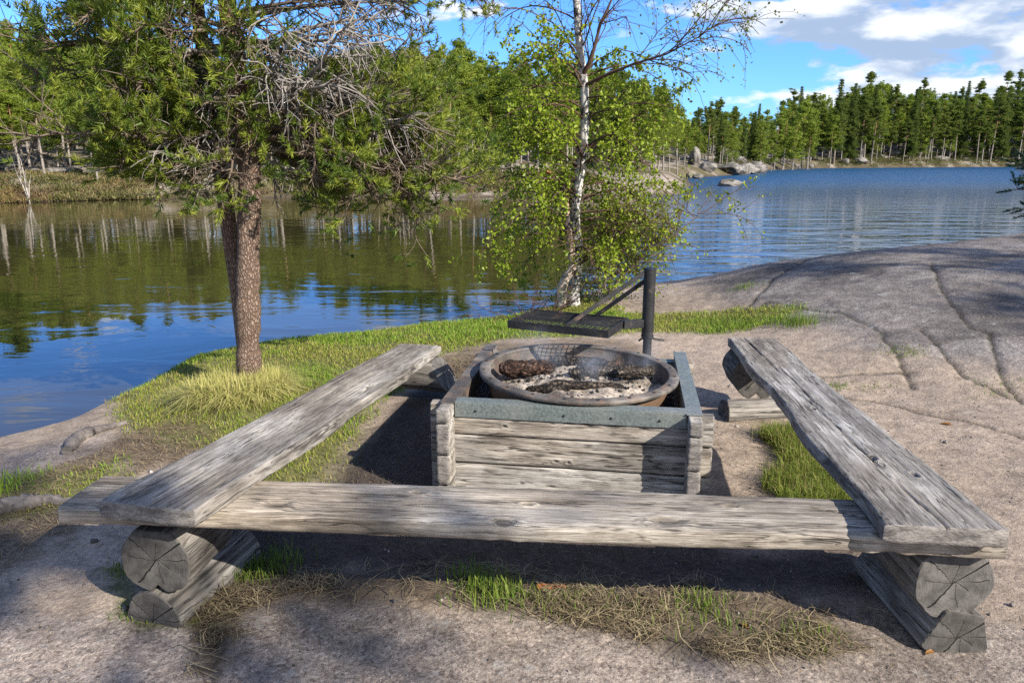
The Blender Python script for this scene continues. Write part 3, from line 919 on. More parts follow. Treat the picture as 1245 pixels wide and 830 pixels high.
def build_bowl():
    root = empty('fire_bowl', BOWL, 'wide round rusty steel fire bowl with a flat drilled rim, set in the timber box', 'fire bowl')
    root.rotation_euler = (radians(1.0), radians(1.2), 0)
    mb = MB()
    lathe(mb, [(0.24, -0.235), (0.40, -0.20), (0.452, -0.12), (0.474, -0.012), (0.474, -0.006)][::-1] + [(0.24, -0.235)], 96)
    lathe(mb, [(0.235, -0.245), (0.41, -0.212), (0.464, -0.125), (0.486, -0.012)], 96, 1)
    mb.build('body', [M_BOWL, M_RUST], root)
    mb = MB()
    lathe(mb, [(0.475, -0.01), (0.470, -0.003), (0.472, 0.004), (0.478, 0.006), (BR - 0.003, 0.004), (BR, 0.0), (BR, -0.016), (BR - 0.004, -0.018), (0.487, -0.012)], 128)
    for k in range(20):
        a = k * 2 * pi / 20 + 0.1
        c = np.array([cos(a) * 0.502, sin(a) * 0.502, 0])
        ring = np.array([c + [0.008 * cos(t), 0.008 * sin(t), 0.0072] for t in np.linspace(0, 2 * pi, 12, endpoint=False)])
        ring2 = ring - [0, 0, 0.006]
        mb.add(np.vstack([ring, ring2]), [[q, (q + 1) % 12, 12 + (q + 1) % 12, 12 + q] for q in range(12)], 1)
        mb.add(np.vstack([ring, c[None] + [0, 0, 0.0072]]), [[q, (q + 1) % 12, 12] for q in range(12)], 1)
    mh = mat_metal('bolt_hole_dark', (0.012, 0.011, 0.01), 0.9, 0.0)  # flat discs on the rim; the holes' darkness is put into this colour
    mb.build('rim', [M_BOWL, mh], root)
    # ash
    n = 90; k = 40
    r = np.linspace(0, 0.460, k); th = np.arange(n) * 2 * pi / n
    R_, T_ = np.meshgrid(r, th, indexing='ij'); X = R_ * np.cos(T_); Y = R_ * np.sin(T_)
    Z = -0.085 + 0.045 * (1 - (R_ / 0.45) ** 2) + 0.055 * (fbm(X * 9, Y * 9, 91, 4) - 0.5) + 0.03 * (fbm(X * 30, Y * 30, 92, 3) - 0.5)
    v = fbm(X * 12, Y * 12, 93, 5, 0.65); w = ss(0.36, 0.56, v)
    cl = np.array([0.13, 0.11, 0.092]) * (1 - w[..., None]) + np.array([0.37, 0.31, 0.25]) * w[..., None]
    i = np.arange(k - 1)[:, None] * n; j = np.arange(n)[None, :]; j2 = (j + 1) % n
    F = np.stack([i + j, i + j2, i + n + j2, i + n + j], -1).reshape(-1, 4)
    mb = MB(); mb.add(np.stack([X, Y, Z], -1).reshape(-1, 3), F, 0, cl.reshape(-1, 3))
    # flakes and crumbs of charcoal
    for _ in range(230):
        a = random.uniform(0, 2 * pi); rr = 0.42 * math.sqrt(random.random()); x, y = rr * cos(a), rr * sin(a)
        z = -0.085 + 0.045 * (1 - (rr / 0.45) ** 2) + 0.055 * (float(fbm(np.array([x * 9]), np.array([y * 9]), 91, 4)[0]) - 0.5)
        s = random.uniform(0.003, 0.013); g = random.choice([0.02, 0.03, 0.04, 0.3, 0.2])
        Rm = np.linalg.qr(RNG.normal(size=(3, 3)))[0]
        mb.box((x, y, z + s * 0.4), (s, s * random.uniform(.4, .9), s * random.uniform(.3, .6)), Rm, col=(g, g * .93, g * .85), bev=s * 0.15)
    mash = mat_vcol('ash_and_char', 1.0, 90, 0.008, 0.5, 0.1)
    a = mb.build('ash', mash, loc=BOWL); tag(a, 'grey ash and charcoal crumbs filling the fire bowl', 'ash', kind='stuff')
    # charred logs
    m, nt, out = new_mat('charred_wood'); q = N(nt); o = q.obj()
    vo = q.voro(q.mapping(o, (45, 85, 85)), 1.0); no = q.noise(o, 40, 6, 0.7)
    col = q.mix(q.mapr(no, 0.52, 0.68), c4(0.016, 0.014, 0.013), c4(0.22, 0.195, 0.17))
    col = q.mix(q.mapr(vo.outputs['Distance'], 0.3, 0.6), q.mix(0.35, col, c4(0.16, 0.13, 0.11)), col)
    col = q.mix(1.0, col, q.mix(1.0, q.attr('col'), c4(2, 2, 2), 'MULTIPLY'), 'MULTIPLY')
    b = q.bsdf(col, 0.9, spec=0.2, normal=q.bump(q.math('ADD', vo.outputs['Distance'], no), 0.02)); q.l(b.outputs[0], out.inputs[0])
    specs = [(-0.27, 0.05, -0.045, 12, 0.27, 0.052, 'thick smouldering charred log with brown bark still on top', (0.62, 0.42, 0.34)),
             (0.02, 0.20, -0.05, -14, 0.30, 0.038, 'charred log lying along the far wall of the bowl, white ash cracks', (0.5, 0.5, 0.5)),
             (0.10, 0.02, -0.055, 5, 0.26, 0.036, 'short charred log with pale ash crust in the middle of the bowl', (0.75, 0.7, 0.62)),
             (0.30, -0.02, -0.045, 28, 0.22, 0.042, 'blocky charcoal log tilted towards the grill post side', (0.6, 0.56, 0.5)),
             (0.03, -0.17, -0.075, 4, 0.34, 0.026, 'thin charred stick nearest the front trim of the box', (0.55, 0.5, 0.45)),
             (-0.17, -0.20, -0.085, -8, 0.20, 0.026, 'dark charcoal stick end half buried in ash at the front', (0.4, 0.36, 0.33)),
             (0.20, 0.12, -0.05, 60, 0.15, 0.034, 'brown upright-leaning charred stub behind the middle log', (0.65, 0.5, 0.42))]
    for (x, y, z, ang, L, r, lab, tint) in specs:
        z += 0.04; L *= 1.12; r *= 1.1
        mb = MB(); ns = 22; nn = 16
        xs = np.linspace(-L / 2, L / 2, ns); th = np.arange(nn) * 2 * pi / nn
        sd = int(abs(x) * 1000 + abs(y) * 313)
        XX, TT = np.meshgrid(xs, th, indexing='ij')
        rad = r * (0.85 + 0.5 * (fbm(XX * 22, np.cos(TT) * 2 + 5, sd, 3) - 0.5) + 0.35 * (vn(np.round(XX * 30), np.round(TT * 2), sd + 2) - 0.5)) * (1 - 0.5 * (np.abs(XX) / (L / 2)) ** 6)
        V = np.stack([XX, rad * np.cos(TT), rad * np.sin(TT) * 0.85], -1)
        i = np.arange(ns - 1)[:, None] * nn; j = np.arange(nn)[None, :]; j2 = (j + 1) % nn
        F = np.stack([i + j, i + nn + j, i + nn + j2, i + j2], -1).reshape(-1, 4)
        mb.add(V.reshape(-1, 3), F, 0, tint)
        for e, sgn in ((0, 1), (ns - 1, -1)):
            VV = np.vstack([V[e], V[e].mean(0)[None]]); mb.add(VV, [[q_, (q_ + 1) % nn, nn][::sgn] for q_ in range(nn)], 0, tint)
        o = mb.build('charred_log', m, loc=(BOWL[0] + x, BOWL[1] + y, BOWL[2] + z)); o.rotation_euler = (0, radians(random.uniform(-6, 6)), radians(ang))
        tag(o, lab, 'firewood', 'burnt wood in the fire bowl')


build_bowl()


def build_grill():
    P = np.array([0.795, 4.235])
    root = empty('grill_stand', (P[0], P[1], 0), 'black steel post with a swing-out grill grate held over the fire bowl', 'grill')
    mb = MB(); mb.tube([(0, 0, 0.30), (0, 0, 0.62)], 0.022, 20, cap=True); mb.tube([(0.0, -0.012, 0.42), (0.0, -0.012, 0.6)], 0.026, 16)
    mb.build('inner_post', M_BLACK, root)
    mb = MB(); mb.tube([(0, 0, 0.592), (0, 0, 0.985)], 0.0345, 28, cap=True); mb.tube([(0, 0, 0.985), (0, 0, 0.995)], 0.0355, 28, cap=True)
    mb.tube([(0, 0, 0.588), (0, 0, 0.60)], 0.0365, 28, cap=True)
    mb.build('sleeve_post', M_BLACK, root)
    mb = MB(); mb.tube([(-0.05, 0, 0.563), (-0.03, 0, 0.578), (0.03, 0, 0.58), (0.05, -0.0, 0.575), (0.105, 0.02, 0.562)], 0.006, 8, cap=True)
    mb.build('locking_pin', M_BLACK, root)
    u = np.array([0.905, -0.425, 0]); v = np.array([0.425, 0.905, 0]); c = np.array([0.33 - P[0], 4.225 - P[1], 0.675])
    hu, hv = 0.305, 0.185
    R = np.stack([u, v, [0, 0, 1]], 1)
    mb = MB()
    for s in (-1, 1):
        mb.box(c + v * s * hv, (hu, 0.004, 0.022), R, bev=0.001)
        mb.box(c + u * s * (hu - 0.004), (0.004, hv - 0.004, 0.022), R, bev=0.001)
    mb.build('grate_frame', M_BLACK, root, smooth=False)
    # expanded metal: diamond lattice of flat strands
    mb = MB()
    sp = 0.046; asp = 0.6
    def clip(p, d):
        t0, t1 = -9, 9
        for k, h in ((0, hu - 0.006), (1, hv - 0.006)):
            if abs(d[k]) < 1e-9: continue
            a, b = (-h - p[k]) / d[k], (h - p[k]) / d[k]
            t0, t1 = max(t0, min(a, b)), min(t1, max(a, b))
        return t0, t1
    for sgn in (-1, 1):
        d = np.array([1.0, sgn * asp]); d /= np.linalg.norm(d); nrm = np.array([-d[1], d[0]])
        for k in range(-40, 41):
            p = nrm * k * sp * 0.62
            t0, t1 = clip(p, d)
            if t1 - t0 < 0.01: continue
            m0 = p + d * (t0 + t1) / 2
            dd = u * d[0] + v * d[1]; nn = u * nrm[0] + v * nrm[1]
            RR = np.stack([dd, nn, [0, 0, 1]], 1)
            mb.box(c + u * m0[0] + v * m0[1] + np.array([0, 0, 0.012 + 0.0015 * sgn]), ((t1 - t0) / 2, 0.0023, 0.0012), RR)
    mb.build('grate_mesh', M_BLACK, root, smooth=False)
    # square arm from the grate to the sleeve
    e = c + u * (hu) + v * 0.09
    q = np.array([-0.02, 0, 0.67])
    mid = (e + q) / 2; d = q - e; L = np.linalg.norm(d) / 2; d = d / (2 * L)
    n = np.cross([0, 0, 1], d); n /= np.linalg.norm(n)
    mb = MB(); mb.box(mid, (L + 0.005, 0.018, 0.024), np.stack([d, n, np.cross(d, n)], 1), bev=0.002)
    mb.box(c + v * 0.03, (hu - 0.006, 0.012, 0.008), R, bev=0.001)
    mb.build('arm', M_BLACK, root, smooth=False)
    for tgt, zt in ((c + u * 0.05 - v * (hv - 0.01) + np.array([0, 0, 0.02]), 0.968), (c + u * 0.11 + v * (hv - 0.01) + np.array([0, 0, 0.02]), 0.918)):
        top = np.array([-0.03, 0.0, zt]) + v * (0.012 if tgt[1] > c[1] else -0.012)
        d = tgt - top; L = np.linalg.norm(d) / 2; d = d / (2 * L); n = np.cross(d, [0, 0, 1]); n /= np.linalg.norm(n)
        mb = MB(); mb.box((tgt + top) / 2, (L, 0.004, 0.0125), np.stack([d, n, np.cross(d, n)], 1), bev=0.001)
        mb.build('brace', M_BLACK, root, smooth=False)


build_grill()

# ------------------------------------------------------------------ plants: helpers


def rand_unit(n, rng):
    v = rng.normal(size=(n, 3)); return v / np.linalg.norm(v, axis=1)[:, None]


def perp(D, rng):
    r = rand_unit(len(D), rng); a = np.cross(D, r); return a / (np.linalg.norm(a, axis=1)[:, None] + 1e-9)


def add_needles(mb, P, D, rng, nper=40, L=0.09, nlen=0.05, w=0.0022, cols=None, spread=0.75):
    """brush-like pine shoots at P along D"""
    n = len(P)
    D = D / np.linalg.norm(D, axis=1)[:, None]
    Pk = np.repeat(P, nper, 0); Dk = np.repeat(D, nper, 0)
    t = rng.random(len(Pk)) ** 0.8
    base = Pk + Dk * (t * L)[:, None]
    side = perp(Dk, rng)
    ang = spread * (0.75 + 0.5 * rng.random(len(Pk))) * (1.1 - 0.45 * t)
    nd = Dk * np.cos(ang)[:, None] + side * np.sin(ang)[:, None]
    ln = nlen * (0.7 + 0.5 * rng.random(len(Pk)))
    tip = base + nd * ln[:, None]
    wv = perp(nd, rng) * w
    V = np.stack([base - wv, base + wv, tip], 1).reshape(-1, 3)
    F = np.arange(len(V)).reshape(-1, 3)
    c = np.repeat(np.repeat(cols, nper, 0) * (0.8 + 0.4 * rng.random(len(Pk)))[:, None], 3, 0)
    mb.add(V, F, 0, c)


def add_leaves(mb, P, rng, size=0.03, cols=None, droop=0.3, aspect=0.72):
    n = len(P)
    a = rand_unit(n, rng); a[:, 2] -= droop; a /= np.linalg.norm(a, axis=1)[:, None]
    b = perp(a, rng)
    nn = np.cross(a, b)
    s = size * (0.6 + 0.8 * rng.random(n))[:, None]
    fold = nn * s * 0.12
    V = np.stack([P, P + a * s * 0.45 + b * s * aspect * 0.5 + fold, P + a * s, P + a * s * 0.45 - b * s * aspect * 0.5 + fold], 1).reshape(-1, 3)
    F = np.arange(n * 4).reshape(-1, 4)
    F3 = np.vstack([F[:, [0, 1, 2]], F[:, [0, 2, 3]]])
    mb.add(V, F3, 0, np.repeat(cols, 4, 0))


def curve(p, d, L, n, rng, wob=0.15, grav=0.0, up=0.0):
    """wandering branch path"""
    p = np.array(p, float); d = np.array(d, float); d /= np.linalg.norm(d)
    pts = [p.copy()]; st = L / n
    for k in range(n):
        d = d + rng.normal(size=3) * wob * 0.35; d[2] += (-grav * (k / n) + up * (k / n)) * 0.35
        d /= np.linalg.norm(d); p = p + d * st; pts.append(p.copy())
    return np.array(pts)


def pine_cols(n, rng, shade=1.0):
    a = np.array([0.115, 0.165, 0.02]); b = np.array([0.27, 0.30, 0.038]); c = np.array([0.065, 0.11, 0.02])
    t = rng.random(n)[:, None]; k = (rng.random(n) < 0.3)[:, None]
    return np.where(k, c * (1 - t) + a * t, a * (1 - t) + b * t) * shade


def pine_bark():
    m, nt, out = new_mat('pine_bark'); q = N(nt); o = q.obj()
    wv = q.n('ShaderNodeVectorMath', operation='ADD'); nz = q.n('ShaderNodeTexNoise'); q.l(o, nz.inputs['Vector']); nz.inputs['Scale'].default_value = 12; nz.inputs['Detail'].default_value = 4
    sc_ = q.n('ShaderNodeVectorMath', operation='SCALE'); q.l(nz.outputs['Color'], sc_.inputs[0]); sc_.inputs['Scale'].default_value = 0.05
    q.l(o, wv.inputs[0]); q.l(sc_.outputs[0], wv.inputs[1])
    v = q.voro(q.mapping(wv.outputs[0], (70, 70, 24)), 1.0, 'DISTANCE_TO_EDGE'); c = q.voro(q.mapping(wv.outputs[0], (70, 70, 24)), 1.0)
    sp = q.n('ShaderNodeSeparateColor'); q.l(c.outputs['Color'], sp.inputs[0]); fine = q.noise(q.mapping(o, (1, 1, 0.4)), 120, 5, 0.65)
    edge = q.mapr(v.outputs['Distance'], 0.02, 0.22)
    col = q.mix(sp.outputs[0], c4(1.35, 1.28, 1.22), c4(2.0, 1.92, 1.85)); col = q.mix(q.mapr(fine, 0.35, 0.65), q.mix(0.35, col, c4(0.5, 0.45, 0.42)), col)
    col = q.mix(edge, c4(0.85, 0.72, 0.62), col); col = q.mix(1.0, q.attr('col'), col, 'MULTIPLY')
    b = q.bsdf(col, 0.95, spec=0.15, normal=q.bump(q.math('ADD', q.math('MULTIPLY', edge, 0.8), q.math('MULTIPLY', fine, 0.5)), 0.012)); q.l(b.outputs[0], out.inputs[0])
    return m


def build_near_pine():
    rng = np.random.default_rng(21)
    base = np.array([-1.885, 5.13, -0.08])
    root = empty('pine_tree', base, 'close pine with a bare scaly twin trunk and wide tangled crown at the water', 'tree')
    T = MB(); W = MB(); DW = MB(); NE = MB()
    def tcol(pts, lo=(0.17, 0.13, 0.105), hi=(0.22, 0.12, 0.07)):
        k = ss(1.3, 3.4, pts[:, 2])[:, None]
        return np.array(lo) * (1 - k) + np.array(hi) * k
    tr = np.array([[-1.895, 5.13, -0.12], [-1.895, 5.13, 0.05], [-1.885, 5.13, 0.3], [-1.85, 5.12, 0.7], [-1.81, 5.12, 1.1], [-1.77, 5.13, 1.55], [-1.785, 5.14, 1.9], [-1.81, 5.15, 2.2], [-1.85, 5.16, 2.75], [-1.9, 5.2, 3.4], [-1.95, 5.22, 4.2], [-1.97, 5.25, 5.2]])
    def dense(p, k=6):
        t = np.linspace(0, len(p) - 1, (len(p) - 1) * k + 1); i = np.arange(len(p))
        return np.stack([np.interp(t, i, p[:, a]) for a in range(3)], 1)
    trd = dense(tr); rad = np.interp(trd[:, 2], [-0.12, 0.1, 0.5, 1.5, 2.7, 5.2], [0.104, 0.086, 0.079, 0.073, 0.060, 0.018]) * (1 + 0.06 * rng.normal(size=len(trd)))
    T.tube(trd, rad, 26, col=tcol(trd))
    t2 = np.array([[-1.945, 5.24, -0.1], [-1.95, 5.25, 0.3], [-1.965, 5.26, 0.65], [-1.99, 5.27, 1.0], [-2.02, 5.28, 1.4], [-2.06, 5.3, 1.9], [-2.12, 5.38, 2.6], [-2.25, 5.45, 3.4], [-2.3, 5.5, 4.2]])
    t2d = dense(t2); rad2 = np.interp(t2d[:, 2], [-0.1, 0.6, 1.5, 2.6, 4.2], [0.066, 0.06, 0.052, 0.045, 0.012])
    T.tube(t2d, rad2, 18, col=tcol(t2d, (0.19, 0.135, 0.105)))
    T.build('trunk', pine_bark(), root, loc=-base)

    def trunk_at(z, second=False):
        q = t2d if second else trd
        return np.array([np.interp(z, q[:, 2], q[:, 0]), np.interp(z, q[:, 2], q[:, 1]), z])
    shoots_P = []; shoots_D = []; shoots_S = []

    def limb(z0, az, L, elev, second=False, foliage=1.0, dead=False, grav=0.5, up=0.2, r0=None, dens=1.0):
        if 140 < az < 262 and z0 < 3: L *= 0.82
        a = radians(az); d = np.array([cos(a) * cos(elev), sin(a) * cos(elev), sin(elev)])
        n = max(6, int(L / 0.14))
        p = curve(trunk_at(z0, second), d, L, n, rng, 0.35, grav, up)
        r0 = r0 or 0.011 + 0.010 * L
        rr = np.linspace(r0, 0.004, len(p))
        gcol = (0.24, 0.215, 0.19) if dead else (0.15, 0.115, 0.085)
        (DW if dead else W).tube(p, rr, 6, col=gcol)
        nb = int((7 + 10 * L) * dens)
        for k in range(nb):
            t = rng.uniform(0.18, 1.0); idx = t * (len(p) - 1); i = int(min(idx, len(p) - 2)); q = p[i] + (p[i + 1] - p[i]) * (idx - i)
            ld = p[min(i + 1, len(p) - 1)] - p[i]; ld /= np.linalg.norm(ld)
            sd = perp(ld[None], rng)[0]; sd[2] = sd[2] * 0.6 + (0.05 if not dead else -0.1); 
            bd = ld * 0.55 + sd * 0.9
            bl = (0.25 + 0.35 * rng.random()) * min(1.0, 0.45 + 0.4 * L) * (1.15 - 0.5 * t)
            bp = curve(q, bd, bl, 5, rng, 0.5, 0.25 if not dead else 0.7, 0.35 if not dead else 0)
            (DW if dead else W).tube(bp, np.linspace(0.0065, 0.0028, len(bp)), 4, col=gcol)
            nt_ = 5 if not dead else 3
            for m in range(nt_):
                tt = rng.uniform(0.25, 1.0); ii = int(min(tt * (len(bp) - 1), len(bp) - 2)); q2 = bp[ii]
                td = (bp[ii + 1] - bp[ii]); td /= np.linalg.norm(td)
                s2 = perp(td[None], rng)[0]; td = td * 0.7 + s2 * 0.8 + np.array([0, 0, 0.25 if not dead else -0.15])
                tl = 0.08 + 0.13 * rng.random()
                tp = curve(q2, td, tl, 3, rng, 0.4, 0.0 if not dead else 0.8, 0.5 if not dead else 0)
                (DW if dead else W).tube(tp, np.linspace(0.0034, 0.0022, len(tp)), 3, col=gcol)
                if rng.random() < foliage and not dead:
                    shoots_P.append(tp[-1]); shoots_D.append(tp[-1] - tp[-2] + np.array([0, 0, 0.02])); 
                    if rng.random() < 0.75: shoots_P.append(tp[1]); shoots_D.append(tp[2] - tp[1] + rng.normal(size=3) * 0.02)
            if rng.random() < foliage and not dead:
                for e in range(3): shoots_P.append(bp[-1]); shoots_D.append(bp[-1] - bp[-2] + rng.normal(size=3) * 0.05 + np.array([0, 0, 0.02]))
        if not dead:
            for e in range(4): shoots_P.append(p[-1]); shoots_D.append(p[-1] - p[-2] + rng.normal(size=3) * 0.06)
    # left lobe (over the lake), az 180 = -x, 270 = towards the camera
    for (z0, az, L, el, kw) in (
        (1.60, 200, 0.85, -0.02, {}), (1.66, 192, 1.0, 0.0, {}), (1.70, 165, 1.1, -0.04, {}), (1.78, 215, 0.95, 0.0, {}), (1.84, 182, 1.25, 0.0, {}), (1.95, 235, 0.85, 0.0, {}), (2.0, 150, 1.05, 0.0, {}), (2.05, 200, 1.15, 0.0, {}),
        (2.12, 174, 1.3, 0.0, {}), (2.2, 225, 1.0, 0.0, {}), (2.28, 187, 1.2, 0.02, {}), (2.4, 250, 0.8, 0.05, {}), (2.32, 160, 1.2, 0.05, {}), (2.42, 205, 1.0, 0.08, {}), (1.7, 262, 0.5, -0.1, {}), (2.02, 275, 0.5, 0.0, {}),
        (2.62, 185, 1.75, 0.12, dict(foliage=0.3, dens=0.7)), (2.72, 200, 1.0, 0.15, dict(foliage=0.5, dens=0.7)), (2.7, 172, 1.7, 0.22, dict(foliage=0.4, dens=0.7)), (3.2, 215, 1.1, 0.25, {}), (3.3, 180, 1.2, 0.3, {}),
        # right lobe
        (1.80, 10, 1.45, -0.02, dict(grav=0.35)), (1.76, 345, 0.95, 0.0, dict(grav=0.4)), (1.86, 26, 1.7, 0.0, dict(grav=0.35)), (1.92, 358, 1.5, -0.02, dict(grav=0.4)), (1.95, 45, 1.5, 0.0, dict(grav=0.35)), (1.88, 328, 0.8, -0.05, dict(grav=0.5)),
        (1.98, 18, 1.7, -0.02, dict(grav=0.4)), (1.74, 65, 1.2, 0.02, dict(grav=0.35)), (1.76, 36, 1.45, 0.0, dict(grav=0.3)), (1.72, 20, 1.3, 0.02, dict(grav=0.3)), (1.75, 5, 1.25, 0.0, dict(grav=0.35)), (1.72, 50, 1.4, 0.03, dict(grav=0.3)),
        (1.78, 15, 1.6, 0.0, dict(grav=0.35, dens=1.3)), (1.84, 2, 1.5, -0.02, dict(grav=0.4, dens=1.3)), (1.72, 30, 1.6, 0.02, dict(grav=0.3, dens=1.3)), (1.68, 12, 1.2, 0.04, dict(grav=0.25, dens=1.2)), (1.74, 55, 1.6, 0.02, dict(grav=0.3, dens=1.2)), (1.66, 38, 1.2, 0.05, dict(grav=0.25, dens=1.2)),
        (2.35, 5, 0.8, 0.1, dict(foliage=0.5, dens=0.7)), (2.5, 340, 0.8, 0.1, dict(foliage=0.6)), (2.72, 12, 1.4, 0.2, dict(foliage=0.7)), (2.85, 350, 1.4, 0.2, {}), (2.95, 30, 1.9, 0.10, {}), (3.05, 5, 1.7, 0.12, {}), (2.7, 310, 0.9, 0.15, {}), (3.2, 290, 1.0, 0.2, {}),
        (2.45, 285, 0.6, 0.05, {}), (2.2, 300, 0.45, 0.0, {})):
        limb(z0, az, L, el, **kw)
    for z0 in np.linspace(3.2, 5.1, 16):
        limb(z0, rng.uniform(0, 360), 1.35 * (5.5 - z0) / 2.3 + 0.2, 0.3, foliage=0.9)
    for z0 in np.linspace(1.7, 4.0, 9):
        limb(z0, rng.uniform(90, 260), 0.9 * (4.6 - z0) / 2.0 + 0.2, 0.15, second=True)
    # dead grey limbs
    for (z0, az, L, el) in ((2.26, 215, 0.95, 0.12), (2.30, 205, 0.8, 0.15), (1.80, 222, 0.7, 0.02), (1.72, 205, 0.5, -0.05), (1.98, 228, 0.6, 0.05),
                            (2.30, 335, 1.0, 0.10), (2.22, 345, 1.1, 0.05), (2.12, 340, 1.0, 0.05), (2.02, 350, 1.15, 0.05), (1.95, 335, 0.9, 0.05), (2.38, 350, 1.1, 0.0), (2.4, 330, 0.8, 0.1), (2.08, 0, 1.2, 0.05), (1.92, 345, 1.2, 0.10), (2.3, 5, 1.2, 0.0), (2.15, 325, 0.8, 0.0), (2.45, 320, 0.7, 0.1), (1.85, 330, 0.7, -0.05), (2.5, 355, 1.2, 0.05), (1.62, 5, 0.5, -0.2), (1.6, 200, 0.45, -0.3)):
        limb(z0, az, L, el, dead=True, grav=0.5, up=0, dens=0.95)
    P = np.array(shoots_P); D = np.array(shoots_D)
    # the middle right of the crown is bare twigs, only the outer and upper shoots are green
    bare = (P[:, 0] > -1.95) & (P[:, 0] < -0.75) & (P[:, 2] > 1.84 + 0.12 * (P[:, 0] + 1.9)) & (P[:, 2] < 2.62) & (P[:, 1] < 5.75)
    keep = ~(bare & (rng.random(len(P)) < 0.66)); P, D = P[keep], D[keep]
    clump = fbm(P[:, 0] * 3.1 + P[:, 1] * 1.7, P[:, 2] * 4.0 + P[:, 1] * 2, 88, 3)
    keep = rng.random(len(P)) < ss(0.36, 0.56, clump); P, D = P[keep], D[keep]
    cl = pine_cols(len(P), rng)
    D = D / np.linalg.norm(D, axis=1)[:, None] + np.array([0, 0, 0.35])
    add_needles(NE, P, D, rng, 44, 0.095, 0.046, 0.0032, cl, 0.95)
    W.build('limbs', M_TWIG, root, loc=-base); DW.build('dead_limbs', M_TWIG, root, loc=-base)
    NE.build('crown', M_NEEDLE, root, loc=-base, smooth=False)
    print('pine shoots', len(P))


build_near_pine()


